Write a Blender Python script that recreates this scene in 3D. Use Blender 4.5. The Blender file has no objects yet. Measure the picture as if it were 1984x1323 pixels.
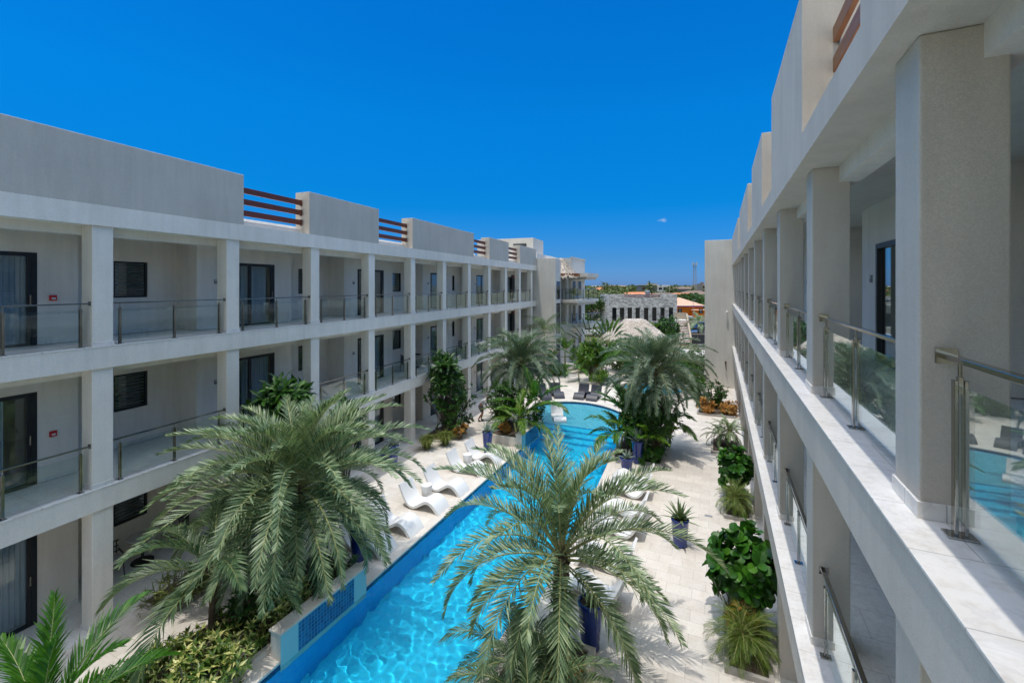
import bpy, bmesh, math, random
from mathutils import Vector, Matrix, noise
R = math.radians
PI = math.pi
sc = bpy.context.scene
col = sc.collection
rnd = random.Random(11)

# ------------------------------------------------------------------ helpers
class MB:
    """collects geometry, then links it as ONE mesh object"""
    def __init__(s): s.v = []; s.f = []
    def quad(s, a, b, c, d):
        n = len(s.v); s.v += [tuple(a), tuple(b), tuple(c), tuple(d)]; s.f.append((n, n+1, n+2, n+3))
    def poly(s, pts):
        n = len(s.v); s.v += [tuple(p) for p in pts]; s.f.append(tuple(range(n, n+len(pts))))
    def box(s, x0, x1, y0, y1, z0, z1):
        if x0 > x1: x0, x1 = x1, x0
        if y0 > y1: y0, y1 = y1, y0
        if z0 > z1: z0, z1 = z1, z0
        n = len(s.v)
        s.v += [(x0,y0,z0),(x1,y0,z0),(x1,y1,z0),(x0,y1,z0),(x0,y0,z1),(x1,y0,z1),(x1,y1,z1),(x0,y1,z1)]
        for q in ((0,3,2,1),(4,5,6,7),(0,1,5,4),(1,2,6,5),(2,3,7,6),(3,0,4,7)): s.f.append(tuple(n+i for i in q))
        return s
    def prism(s, pts, z0, z1):
        n = len(s.v); k = len(pts)
        s.v += [(p[0],p[1],z0) for p in pts] + [(p[0],p[1],z1) for p in pts]
        s.f.append(tuple(n+i for i in reversed(range(k)))); s.f.append(tuple(n+k+i for i in range(k)))
        for i in range(k):
            j = (i+1) % k; s.f.append((n+i, n+j, n+k+j, n+k+i))
        return s
    def tube(s, pts, rads, sides=8, cap=True):
        pts = [Vector(p) for p in pts]
        if not isinstance(rads, (list, tuple)): rads = [rads]*len(pts)
        n0 = len(s.v); up = Vector((0.03,0.02,1))
        for i, p in enumerate(pts):
            d = (pts[min(i+1,len(pts)-1)] - pts[max(i-1,0)])
            if d.length < 1e-9: d = Vector((0,0,1))
            d.normalize()
            ref = up if abs(d.dot(up)) < .95 else Vector((1,0,0))
            a = d.cross(ref).normalized(); b = d.cross(a)
            for k in range(sides):
                t = 2*PI*k/sides
                s.v.append(tuple(p + (a*math.cos(t) + b*math.sin(t))*rads[i]))
        for i in range(len(pts)-1):
            for k in range(sides):
                k2 = (k+1) % sides
                s.f.append((n0+i*sides+k, n0+i*sides+k2, n0+(i+1)*sides+k2, n0+(i+1)*sides+k))
        if cap:
            s.f.append(tuple(n0+k for k in range(sides))); m = n0+(len(pts)-1)*sides
            s.f.append(tuple(m+k for k in reversed(range(sides))))
        return s
    def lathe(s, prof, sides=24, cx=0, cy=0):
        n0 = len(s.v)
        for r, z in prof:
            for k in range(sides):
                t = 2*PI*k/sides; s.v.append((cx+r*math.cos(t), cy+r*math.sin(t), z))
        for i in range(len(prof)-1):
            for k in range(sides):
                k2 = (k+1) % sides
                s.f.append((n0+i*sides+k, n0+i*sides+k2, n0+(i+1)*sides+k2, n0+(i+1)*sides+k))
        return s
    def build(s, name, mat, parent=None, loc=(0,0,0), smooth=False, bevel=0, fixn=False):
        me = bpy.data.meshes.new(name); me.from_pydata(s.v, [], s.f); me.update()
        if fixn:
            b = bmesh.new(); b.from_mesh(me); bmesh.ops.recalc_face_normals(b, faces=b.faces); b.to_mesh(me); b.free()
        me.materials.append(mat)
        if smooth:
            for p in me.polygons: p.use_smooth = True
        o = bpy.data.objects.new(name, me); col.objects.link(o); o.location = loc
        if parent: o.parent = parent
        if bevel:
            m = o.modifiers.new('bevel', 'BEVEL'); m.width = bevel; m.segments = 2; m.limit_method = 'ANGLE'; m.angle_limit = R(40)
        return o

def tag(o, label=None, cat=None, group=None, kind=None):
    if label: o['label'] = label
    if cat: o['category'] = cat
    if group: o['group'] = group
    if kind: o['kind'] = kind
    return o
def empty(name, loc=(0,0,0), rz=0, parent=None):
    o = bpy.data.objects.new(name, None); col.objects.link(o); o.location = loc; o.rotation_euler = (0,0,rz)
    o.empty_display_size = .2
    if parent: o.parent = parent
    return o
def copy_tree(o, parent=None, loc=None):
    kids = list(o.children)
    c = o.copy(); col.objects.link(c); c.parent = parent
    if loc is not None: c.location = loc
    for k in kids: copy_tree(k, c)
    return c

# ------------------------------------------------------------------ materials
def newmat(name):
    m = bpy.data.materials.new(name); m.use_nodes = True
    nt = m.node_tree; nt.nodes.clear()
    out = nt.nodes.new('ShaderNodeOutputMaterial')
    return m, nt, out
def N(nt, t, **kw):
    n = nt.nodes.new(t)
    for k, v in kw.items():
        if k.startswith('_'): setattr(n, k[1:], v)
        else:
            key = k.replace('__', ' ')
            n.inputs[key].default_value = v
    return n
def ramp(nt, fac, stops):
    r = nt.nodes.new('ShaderNodeValToRGB'); e = r.color_ramp.elements
    while len(e) < len(stops): e.new(.5)
    for i, (p, c) in enumerate(stops):
        e[i].position = p; e[i].color = (c[0], c[1], c[2], 1)
    nt.links.new(fac, r.inputs[0]); return r.outputs[0]
def mixc(nt, fac, a, b, mode='MIX'):
    n = nt.nodes.new('ShaderNodeMix'); n.data_type = 'RGBA'; n.blend_type = mode
    for sock, val in ((n.inputs[0], fac), (n.inputs[6], a), (n.inputs[7], b)):
        if hasattr(val, 'links'): nt.links.new(val, sock)
        elif isinstance(val, (int, float)): sock.default_value = val
        else: sock.default_value = (val[0], val[1], val[2], 1)
    return n.outputs[2]
def coords(nt, kind='Object', scale=(1,1,1), rot=(0,0,0)):
    tc = nt.nodes.new('ShaderNodeTexCoord'); mp = nt.nodes.new('ShaderNodeMapping')
    mp.inputs['Scale'].default_value = scale; mp.inputs['Rotation'].default_value = rot
    nt.links.new(tc.outputs[kind], mp.inputs[0]); return mp.outputs[0]
def noise_(nt, vec, scale, detail=3, rough=.5, dist=0):
    n = N(nt, 'ShaderNodeTexNoise', Scale=scale, Detail=detail, Roughness=rough, Distortion=dist)
    if vec is not None: nt.links.new(vec, n.inputs['Vector'])
    return n.outputs[0]
def princ(nt, out, color=None, rough=.6, bump=None, bstr=.2, bdist=.01, **kw):
    p = nt.nodes.new('ShaderNodeBsdfPrincipled'); p.inputs['Roughness'].default_value = rough
    if color is not None:
        if hasattr(color, 'links'): nt.links.new(color, p.inputs['Base Color'])
        else: p.inputs['Base Color'].default_value = (*color, 1)
    for k, v in kw.items(): p.inputs[k.replace('__', ' ')].default_value = v
    if bump is not None:
        b = N(nt, 'ShaderNodeBump', Strength=bstr, Distance=bdist); nt.links.new(bump, b.inputs['Height'])
        nt.links.new(b.outputs[0], p.inputs['Normal'])
    if out is not None: nt.links.new(p.outputs[0], out.inputs[0])
    return p
def geo_pos(nt):
    return nt.nodes.new('ShaderNodeNewGeometry').outputs['Position']

def mat_stucco(name, c, bscale=30, bstr=.5, bdist=.004, worm=False):
    m, nt, out = newmat(name); pos = geo_pos(nt)
    big = noise_(nt, pos, .7, 5, .6); fine = noise_(nt, pos, bscale, 3, .6)
    mp = N(nt, 'ShaderNodeMapping', Scale=(3.0, 3.0, .35)); nt.links.new(pos, mp.inputs[0])
    streak = noise_(nt, mp.outputs[0], 1.6, 4, .6)
    cc = ramp(nt, big, [(.3, [x*.93 for x in c]), (.7, [min(1, x*1.05) for x in c])])
    cc = mixc(nt, .5, cc, ramp(nt, streak, [(.35, (.85,.85,.845)), (.6, (1,1,1))]), 'MULTIPLY')
    cc = mixc(nt, .14 if worm else .35, cc, ramp(nt, fine, [(.35, (.80,.80,.80)), (.62, (1,1,1))]), 'MULTIPLY')
    bump = fine
    if worm:
        w = noise_(nt, pos, 50, 1.5, .5, 1.6)
        wr = ramp(nt, w, [(.44, (1,1,1)), (.485, (0,0,0)), (.515, (0,0,0)), (.56, (1,1,1))])
        cc = mixc(nt, .10, cc, wr, 'MULTIPLY')
        bump = mixc(nt, .4, wr, fine)
    princ(nt, out, cc, .85, bump, bstr, bdist, Specular__IOR__Level=.25)
    return m
def mat_plain(name, c, rough=.5, metal=0, var=.08, scale=6, bstr=.0, **kw):
    m, nt, out = newmat(name); pos = geo_pos(nt)
    n = noise_(nt, pos, scale, 4, .6)
    cc = ramp(nt, n, [(.3, [x*(1-var) for x in c]), (.7, [min(1, x*(1+var)) for x in c])])
    princ(nt, out, cc, rough, n if bstr else None, bstr, .01, Metallic=metal, **kw)
    return m
def mat_wood(name, c1, c2, sc_=(8,1,30)):
    m, nt, out = newmat(name); v = coords(nt, 'Object', sc_)
    n = noise_(nt, v, 2, 4, .6, .5)
    princ(nt, out, ramp(nt, n, [(.3, c1), (.7, c2)]), .45, n, .1, .004)
    return m
def mat_paver(name, c, bw, bh, rot=0, mort=.004, dark=.8, var=.07, rough=.5, vein=False):
    m, nt, out = newmat(name); pos = geo_pos(nt)
    mp = N(nt, 'ShaderNodeMapping', Rotation=(0,0,rot)); nt.links.new(pos, mp.inputs[0])
    b = N(nt, 'ShaderNodeTexBrick', Scale=1.0, Mortar__Size=mort, Mortar__Smooth=.1, Bias=0.0, Brick__Width=bw, Row__Height=bh,
          Color1=(*[x*(1-var) for x in c],1), Color2=(*[min(1,x*(1+var)) for x in c],1), Mortar=(*[x*dark for x in c],1))
    b.offset = .5
    nt.links.new(mp.outputs[0], b.inputs['Vector'])
    cl = noise_(nt, pos, 2.2, 6, .65, .4); sp = noise_(nt, pos, 14, 4, .6); big = noise_(nt, pos, .35, 3, .5)
    cc = mixc(nt, .55, b.outputs[0], ramp(nt, cl, [(.35, (.86,.82,.77)), (.62, (1,1,1))]), 'MULTIPLY')
    cc = mixc(nt, .45, cc, ramp(nt, sp, [(.33, (.80,.76,.70)), (.5, (1,1,1))]), 'MULTIPLY')
    cc = mixc(nt, .5, cc, ramp(nt, big, [(.3, (.9,.89,.87)), (.65, (1,1,1))]), 'MULTIPLY')
    if vein:
        vn = noise_(nt, pos, 1.6, 6, .65, 2.2)
        cc = mixc(nt, .35, cc, ramp(nt, vn, [(.46, (1,1,1)), (.5, (.72,.73,.75)), (.54, (1,1,1))]), 'MULTIPLY')
    princ(nt, out, cc, rough, b.outputs['Fac'], .15, -.003, Specular__IOR__Level=.35)
    return m
def mat_leaf(name, stops, rough=.45, trans=.28, tcol=None, spec=.4):
    m, nt, out = newmat(name)
    g = nt.nodes.new('ShaderNodeNewGeometry')
    n = noise_(nt, g.outputs['Position'], 1.3, 2, .5)
    mx = N(nt, 'ShaderNodeMath', _operation='MULTIPLY_ADD'); mx.inputs[1].default_value = .55
    nt.links.new(g.outputs['Random Per Island'], mx.inputs[0])
    ml = N(nt, 'ShaderNodeMath', _operation='MULTIPLY'); ml.inputs[1].default_value = .45
    nt.links.new(n, ml.inputs[0]); nt.links.new(ml.outputs[0], mx.inputs[2])
    c = ramp(nt, mx.outputs[0], stops)
    p = princ(nt, None, c, rough, Specular__IOR__Level=spec)
    t = nt.nodes.new('ShaderNodeBsdfTranslucent')
    tc = mixc(nt, 1.0, c, tcol or (1.25,1.35,.6), 'MULTIPLY'); nt.links.new(tc, t.inputs[0])
    ms = nt.nodes.new('ShaderNodeMixShader'); ms.inputs[0].default_value = trans
    nt.links.new(p.outputs[0], ms.inputs[1]); nt.links.new(t.outputs[0], ms.inputs[2]); nt.links.new(ms.outputs[0], out.inputs[0])
    return m
def mat_glass(name, tint, mul=1.0, ex=4.6):
    m, nt, out = newmat(name)
    tr = nt.nodes.new('ShaderNodeBsdfTransparent'); tr.inputs[0].default_value = (*tint, 1)
    gl = nt.nodes.new('ShaderNodeBsdfGlossy'); gl.inputs['Roughness'].default_value = 0.003; gl.inputs[0].default_value = (.92,.97,.96,1)
    lw = N(nt, 'ShaderNodeLayerWeight', Blend=.5)
    pw = N(nt, 'ShaderNodeMath', _operation='POWER'); pw.inputs[1].default_value = ex; nt.links.new(lw.outputs['Facing'], pw.inputs[0])
    f2 = N(nt, 'ShaderNodeMath', _operation='MULTIPLY_ADD', _use_clamp=True); f2.inputs[1].default_value = .9*mul; f2.inputs[2].default_value = .045*mul
    nt.links.new(pw.outputs[0], f2.inputs[0])
    ms = nt.nodes.new('ShaderNodeMixShader'); nt.links.new(f2.outputs[0], ms.inputs[0])
    nt.links.new(tr.outputs[0], ms.inputs[1]); nt.links.new(gl.outputs[0], ms.inputs[2]); nt.links.new(ms.outputs[0], out.inputs[0])
    return m
def mat_mosaic(name, c1, c2, cell, mortar, rough=.25, face='xy', msize=.012):
    m, nt, out = newmat(name); pos = geo_pos(nt)
    vec = pos
    if face == 'yz':
        s = nt.nodes.new('ShaderNodeSeparateXYZ'); nt.links.new(pos, s.inputs[0])
        k = nt.nodes.new('ShaderNodeCombineXYZ'); nt.links.new(s.outputs[1], k.inputs[0]); nt.links.new(s.outputs[2], k.inputs[1]); vec = k.outputs[0]
    b = N(nt, 'ShaderNodeTexBrick', Scale=1.0, Mortar__Size=msize*cell*10, Mortar__Smooth=0, Bias=0, Brick__Width=cell, Row__Height=cell,
          Color1=(*c1,1), Color2=(*c2,1), Mortar=(*mortar,1)); b.offset = 0
    nt.links.new(vec, b.inputs['Vector'])
    princ(nt, out, b.outputs[0], rough)
    return m

M = {}
M['stucco'] = mat_stucco('stucco', (.88,.825,.74), 32, .55, .004)
M['stucco_rough'] = mat_stucco('stucco_rough', (.66,.605,.53), 60, .45, .005, worm=True)
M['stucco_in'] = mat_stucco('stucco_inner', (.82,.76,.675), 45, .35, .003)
M['stucco_end'] = mat_stucco('stucco_end', (.70,.675,.62), 32, .5, .004)
M['stucco_top'] = mat_stucco('stucco_top', (.60,.555,.49), 32, .5, .004)  # parapet copy of stucco; weaker bounce light put into its darker colour
M['marble'] = mat_paver('marble_tile', (.80,.785,.755), 1.2, .6, 0, .004, .62, .02, .35, vein=True)
M['paver'] = mat_paver('travertine_paver', (.70,.665,.61), .62, .41, 0, .0055, .72, .075, .6)
M['coping'] = mat_paver('coping_stone', (.70,.665,.61), .6, .6, 0, .004, .78, .05, .55)
M['white_plastic'] = mat_plain('white_plastic', (.80,.80,.79), .35, var=.02)
M['dark_plastic'] = mat_plain('dark_plastic', (.035,.04,.055), .4, var=.1)
M['steel'] = mat_plain('brushed_steel', (.40,.385,.36), .14, 1, var=.05)
M['frame'] = mat_plain('dark_frame', (.012,.016,.022), .35, var=.15)
M['black'] = mat_plain('black_metal', (.012,.012,.013), .45, var=.1)
M['curtain'] = mat_plain('curtain_cloth', (.55,.60,.66), .85, var=.06)
M['blind'] = mat_plain('blind_slats', (.06,.065,.07), .5, var=.1)
M['glass'] = mat_glass('balcony_glass', (.92,.96,.95), 1.2, 3.6)
M['window_glass'] = mat_glass('window_glass', (.84,.90,.92), 1.5)
M['wood'] = mat_wood('red_wood', (.10,.022,.010), (.20,.048,.020))
M['wood_side'] = mat_wood('teak_wood', (.22,.075,.025), (.36,.14,.05))
M['red'] = mat_plain('red_plastic', (.55,.012,.015), .4, var=.05)
M['grey_plate'] = mat_plain('grey_plate', (.20,.19,.18), .5, var=.05)
M['orange'] = mat_plain('orange_sign', (.75,.12,.03), .5, var=.05)
M['concrete'] = mat_plain('bare_concrete', (.36,.345,.32), .85, var=.15, scale=5, bstr=.2)
M['soil'] = mat_plain('gravel_soil', (.085,.062,.048), .95, var=.6, scale=28, bstr=.9)
M['blue_glaze'] = mat_plain('blue_glaze', (.004,.028,.20), .15, var=.25, scale=2, Coat__Weight=.3, Coat__Roughness=.05)
M['cushion'] = mat_plain('cushion_cloth', (.55,.55,.54), .9, var=.05)
M['trunk'] = mat_plain('palm_trunk', (.115,.078,.050), .9, var=.45, scale=22, bstr=.9)
M['bark'] = mat_plain('bark', (.16,.13,.10), .9, var=.35, scale=14, bstr=.7)
M['greenstem'] = mat_plain('green_stem', (.20,.24,.10), .6, var=.25, scale=8)
M['palm'] = mat_leaf('date_palm_leaf', [(.15,(.035,.070,.030)),(.45,(.14,.215,.105)),(.72,(.33,.42,.24)),(.95,(.52,.56,.36))], .42, .22, (1.1,1.2,.6), .5)
M['palm_cool'] = mat_leaf('grey_palm_leaf', [(.12,(.055,.100,.060)),(.5,(.135,.200,.130)),(.85,(.27,.35,.245))], .42, .22, (1.05,1.2,.7), .5)
M['rachis'] = mat_plain('frond_rib', (.30,.31,.12), .5, var=.25, scale=3)
M['areca'] = mat_leaf('areca_leaf', [(.12,(.030,.085,.010)),(.55,(.075,.19,.016)),(.9,(.22,.30,.030))], .38, .35)
M['bright'] = mat_leaf('bright_palm_leaf', [(.12,(.020,.075,.010)),(.5,(.05,.16,.015)),(.9,(.10,.24,.025))], .35, .35)
M['bottle'] = mat_leaf('bottle_palm_leaf', [(.12,(.040,.080,.040)),(.5,(.085,.145,.065)),(.9,(.16,.23,.10))], .42, .25)
M['shrub'] = mat_leaf('shrub_leaf', [(.15,(.012,.042,.008)),(.5,(.030,.098,.012)),(.9,(.075,.19,.018))], .42, .25, None, .45)
M['fig'] = mat_leaf('fig_leaf', [(.15,(.012,.055,.006)),(.5,(.030,.125,.010)),(.9,(.085,.24,.016))], .42, .22, None, .45)
M['varieg'] = mat_leaf('variegated_leaf', [(.15,(.035,.085,.012)),(.45,(.10,.18,.025)),(.62,(.52,.53,.16)),(.9,(.78,.74,.36))], .35, .2)
M['pygmy'] = mat_leaf('pygmy_palm_leaf', [(.15,(.045,.095,.012)),(.5,(.11,.19,.025)),(.9,(.22,.29,.045))], .4, .3)
M['croton'] = mat_leaf('croton_leaf', [(.15,(.20,.16,.02)),(.45,(.42,.20,.04)),(.7,(.55,.30,.08)),(.95,(.50,.10,.03))], .35, .2, (1.1,.9,.5))
M['agave'] = mat_leaf('agave_leaf', [(.15,(.12,.17,.13)),(.6,(.24,.31,.25)),(.95,(.36,.42,.36))], .5, .05)
M['agave_green'] = mat_leaf('green_agave_leaf', [(.15,(.07,.12,.05)),(.6,(.15,.21,.09)),(.95,(.26,.30,.14))], .5, .05)
M['grassy'] = mat_leaf('grass_blade', [(.15,(.07,.10,.02)),(.5,(.14,.19,.04)),(.9,(.30,.30,.09))], .5, .25)
M['banana'] = mat_leaf('banana_leaf', [(.15,(.035,.10,.014)),(.5,(.07,.17,.022)),(.9,(.14,.27,.05))], .38, .35)
M['tree'] = mat_leaf('tree_leaf', [(.15,(.018,.050,.010)),(.5,(.045,.105,.016)),(.9,(.10,.18,.03))], .5, .2)
M['scrub'] = mat_leaf('dry_scrub_leaf', [(.15,(.055,.085,.025)),(.5,(.12,.16,.045)),(.9,(.21,.25,.085))], .6, .15)
M['thatch'] = None
M['gate'] = mat_plain('dark_gate', (.045,.045,.048), .6, var=.1)
M['asphalt'] = mat_plain('asphalt', (.16,.165,.175), .9, var=.15, scale=2)
M['ground'] = mat_plain('dry_ground', (.12,.115,.06), .95, var=.5, scale=.06)
M['roof_tile'] = mat_plain('orange_roof_tile', (.62,.23,.10), .8, var=.2, scale=.8)
M['roof_tile_pale'] = mat_plain('pale_roof_tile', (.70,.42,.29), .8, var=.12, scale=.8)
M['roof_brown'] = mat_plain('brown_roof', (.22,.16,.12), .85, var=.2, scale=.8)
M['orange_wall'] = mat_plain('orange_wall', (.80,.20,.008), .8, var=.05)
M['white_wall'] = mat_plain('white_wall', (.68,.67,.64), .8, var=.05)
M['grey_wall'] = mat_plain('grey_wall', (.27,.26,.25), .8, var=.08)
M['tan_wall'] = mat_plain('tan_wall', (.44,.36,.27), .8, var=.08)
M['blue_trim'] = mat_plain('blue_trim', (.02,.05,.30), .6)
M['dark_window'] = mat_plain('dark_window', (.012,.016,.024), .08, var=.2, Specular__IOR__Level=.8)
M['galv'] = mat_plain('galvanised_steel', (.42,.43,.45), .5, .6, var=.1)
M['car_white'] = mat_plain('white_car_paint', (.75,.75,.75), .2, var=.02, Coat__Weight=.6)
M['car_dark'] = mat_plain('dark_car_paint', (.02,.022,.03), .2, var=.05, Coat__Weight=.6)
M['car_grey'] = mat_plain('grey_car_paint', (.12,.12,.125), .25, var=.05, Coat__Weight=.6)
M['rubber'] = mat_plain('rubber', (.015,.015,.015), .8)
M['skin'] = mat_plain('skin', (.24,.115,.065), .5, var=.06)
M['shirt'] = mat_plain('white_shirt', (.55,.56,.60), .9, var=.05)
M['shorts'] = mat_plain('dark_shorts', (.055,.06,.08), .9, var=.1)
M['hair'] = mat_plain('dark_hair', (.012,.010,.009), .6)
M['blue_cloth'] = mat_plain('blue_towel', (.02,.12,.55), .9, var=.2)
M['pool_floor'] = mat_mosaic('pool_floor_tile', (.004,.61,.99), (.006,.65,.99), .16, (.01,.67,.99), .5, 'xy', .01)
M['pool_shelf'] = mat_mosaic('pool_shelf_tile', (.08,.56,.80), (.20,.70,.88), .10, (.2,.62,.80), .5, 'xy', .01)
M['pool_wall'] = mat_mosaic('pool_wall_tile', (.006,.34,.78), (.008,.40,.82), .16, (.012,.42,.80), .4, 'yz', .01)
M['band'] = mat_mosaic('waterline_mosaic', (.004,.012,.10), (.010,.035,.20), .05, (.02,.03,.07), .15, 'yz')
M['mosaic'] = mat_mosaic('fountain_mosaic', (.005,.055,.20), (.012,.14,.36), .085, (.13,.27,.40), .15, 'yz', .007)
M['aqua_panel'] = mat_plain('aqua_plaster', (.30,.56,.60), .6, var=.05, scale=2)

def mat_thatch():
    m, nt, out = newmat('thatch'); pos = geo_pos(nt)
    mp = N(nt, 'ShaderNodeMapping', Scale=(9,9,3)); nt.links.new(pos, mp.inputs[0])
    n = noise_(nt, mp.outputs[0], 1.4, 6, .7, .6); n2 = noise_(nt, pos, .8, 3)
    c = ramp(nt, n, [(.25,(.22,.18,.14)),(.48,(.60,.53,.45)),(.75,(.78,.72,.63))])
    c = mixc(nt, .5, c, ramp(nt, n2, [(.3,(.75,.72,.68)),(.7,(1,1,1))]), 'MULTIPLY')
    princ(nt, out, c, .95, n, 1.0, .06); return m
M['thatch'] = mat_thatch()
def mat_ledger():
    m, nt, out = newmat('ledger_stone'); pos = geo_pos(nt)
    mp = N(nt, 'ShaderNodeMapping', Scale=(2.6,2.6,7.5)); nt.links.new(pos, mp.inputs[0])
    v = N(nt, 'ShaderNodeTexVoronoi', Scale=1.0); nt.links.new(mp.outputs[0], v.inputs['Vector'])
    n = noise_(nt, mp.outputs[0], 1.1, 5, .75)
    c = ramp(nt, v.outputs['Color'], [(.1,(.26,.255,.25)),(.45,(.60,.585,.56)),(.9,(.85,.83,.79))])
    c = mixc(nt, .75, c, ramp(nt, n, [(.36,(.48,.48,.48)),(.52,(1,1,1))]), 'MULTIPLY')
    princ(nt, out, c, .9, n, .8, .05); return m
M['ledger'] = mat_ledger()
WMIX = 0.0
def mat_water():
    m, nt, out = newmat('pool_water')
    g = nt.nodes.new('ShaderNodeBsdfGlass'); g.inputs['IOR'].default_value = 1.33; g.inputs['Roughness'].default_value = 0
    g.inputs[0].default_value = (.86,1,1,1)
    t = nt.nodes.new('ShaderNodeBsdfTransparent'); t.inputs[0].default_value = (.97,1,1,1)
    ms = nt.nodes.new('ShaderNodeMixShader'); ms.inputs[0].default_value = WMIX
    nt.links.new(g.outputs[0], ms.inputs[1]); nt.links.new(t.outputs[0], ms.inputs[2]); nt.links.new(ms.outputs[0], out.inputs[0]); return m
M['water'] = mat_water()

# ------------------------------------------------------------------ camera
cam = bpy.data.cameras.new('camera'); camo = bpy.data.objects.new('camera', cam); col.objects.link(camo)
EYE = 7.78
camo.location = (0, 0, EYE); camo.rotation_euler = (R(90), 0, R(25.0))
cam.sensor_width = 36; cam.lens = 36*860/1984; cam.shift_y = -(661.5-553)/1984
cam.clip_start = .05; cam.clip_end = 9000
sc.camera = camo

# ------------------------------------------------------------------ light and sky
TX, TY = .066, .22
sun = bpy.data.lights.new('sun', 'SUN'); suno = bpy.data.objects.new('sun', sun); col.objects.link(suno)
sun.energy = 2.35; sun.angle = R(.5); sun.color = (1, .955, .88)
sdir = Vector((TX, TY, -1)).normalized()
suno.rotation_euler = sdir.to_track_quat('-Z', 'Y').to_euler(); suno.location = (-4, -8, 40)
el = math.asin(-sdir.z); az = math.atan2(-sdir.x, -sdir.y)
w = bpy.data.worlds.new('World'); sc.world = w; w.use_nodes = True
nt = w.node_tree; nt.nodes.clear()
wo = nt.nodes.new('ShaderNodeOutputWorld'); bg = nt.nodes.new('ShaderNodeBackground')
sky = nt.nodes.new('ShaderNodeTexSky'); sky.sky_type = 'NISHITA'; sky.sun_disc = False
sky.sun_elevation = el; sky.sun_rotation = az; sky.altitude = 10; sky.air_density = 1.0; sky.dust_density = .35; sky.ozone_density = 2.0
tcw = nt.nodes.new('ShaderNodeTexCoord'); sep = nt.nodes.new('ShaderNodeSeparateXYZ'); nt.links.new(tcw.outputs['Generated'], sep.inputs[0])
# deep polarised blue above the horizon, paler band low down, unseen upper sky boosted white as added fill
grad = ramp(nt, sep.outputs[2], [(0.0,(.20,.46,1.25)), (.06,(.125,.44,1.02)), (.17,(.010,.56,1.17)), (.34,(.006,.78,1.52)), (.60,(.006,.82,1.72)), (.72,(5.0,4.5,3.3)), (.85,(12.3,9.8,6.7)), (1.0,(14,10.2,6.6))])
# unseen sky on the sun's side (south, behind the camera), whitened as added fill
mpr = nt.nodes.new('ShaderNodeMapRange'); nt.links.new(sep.outputs[1], mpr.inputs[0]); mpr.inputs[1].default_value = .05; mpr.inputs[2].default_value = -.55; mpr.inputs[3].default_value = 0; mpr.inputs[4].default_value = 1
grad = mixc(nt, mpr.outputs[0], grad, (1.4, 1.25, 1.05))
skc = mixc(nt, 1.0, sky.outputs[0], grad, 'MULTIPLY')
# one small cloud wisp
cd = Vector((-.119, 1.048, .1465)).normalized()
sub = N(nt, 'ShaderNodeVectorMath', _operation='SUBTRACT'); nt.links.new(tcw.outputs['Generated'], sub.inputs[0]); sub.inputs[1].default_value = cd
scl = N(nt, 'ShaderNodeVectorMath', _operation='MULTIPLY'); nt.links.new(sub.outputs[0], scl.inputs[0]); scl.inputs[1].default_value = (24, 24, 64)
ln = N(nt, 'ShaderNodeVectorMath', _operation='LENGTH'); nt.links.new(scl.outputs[0], ln.inputs[0])
nz = noise_(nt, tcw.outputs['Generated'], 70, 5, .65)
add = N(nt, 'ShaderNodeMath', _operation='MULTIPLY_ADD'); nt.links.new(nz, add.inputs[0]); add.inputs[1].default_value = 1.5; nt.links.new(ln.outputs['Value'], add.inputs[2])
cf = ramp(nt, add.outputs[0], [(.45,(.5,.5,.5)), (.98,(0,0,0))])
skc = mixc(nt, cf, skc, (6.5,7.0,7.6))
nt.links.new(skc, bg.inputs[0]); bg.inputs[1].default_value = .11
nt.links.new(bg.outputs[0], wo.inputs[0])
sc.view_settings.view_transform = 'Standard'; sc.view_settings.look = 'None'; sc.view_settings.exposure = 0; sc.view_settings.gamma = 1
sc.render.engine = 'CYCLES'
cy = sc.cycles
cy.max_bounces = 10; cy.diffuse_bounces = 4; cy.glossy_bounces = 4; cy.transmission_bounces = 6; cy.transparent_max_bounces = 16
cy.caustics_reflective = False; cy.caustics_refractive = True; cy.sample_clamp_indirect = 6; cy.blur_glossy = .5
cy.use_denoising = True
try: sun.cycles.is_caustics_light = True
except Exception: pass

# ------------------------------------------------------------------ pool outline
def interp(tab, y):
    if y <= tab[0][0]: return tab[0][1]
    for (a, b), (c, d) in zip(tab, tab[1:]):
        if y <= c:
            return b + (d-b)*(y-a)/(c-a)
    return tab[-1][1]
XL = [(-3,-7.98),(22.0,-8.65),(23.0,-8.85),(24.0,-9.3),(25.0,-9.9),(26.0,-10.45),(26.8,-10.68),(27.4,-10.6),(27.9,-10.3),(28.3,-9.85),(28.6,-9.3),(28.8,-8.7),(28.88,-8.0)]
XR = [(-3,-3.75),(9,-4.0),(13,-4.1),(18,-4.3),(20,-4.45),(24,-4.6),(26,-4.8),(27,-5.15),(27.8,-5.7),(28.3,-6.35),(28.65,-7.0),(28.88,-7.9)]
ys = [-3,0,4,8,12,16,20,22,22.5,23,23.5,24,24.5,25,25.5,26,26.4,26.8,27.1,27.4,27.65,27.9,28.1,28.3,28.45,28.6,28.7,28.8,28.86]
loopL = [(interp(XL,y), y) for y in ys]; loopR = [(interp(XR,y), y) for y in ys]
outline = loopR + loopL[::-1]
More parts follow.
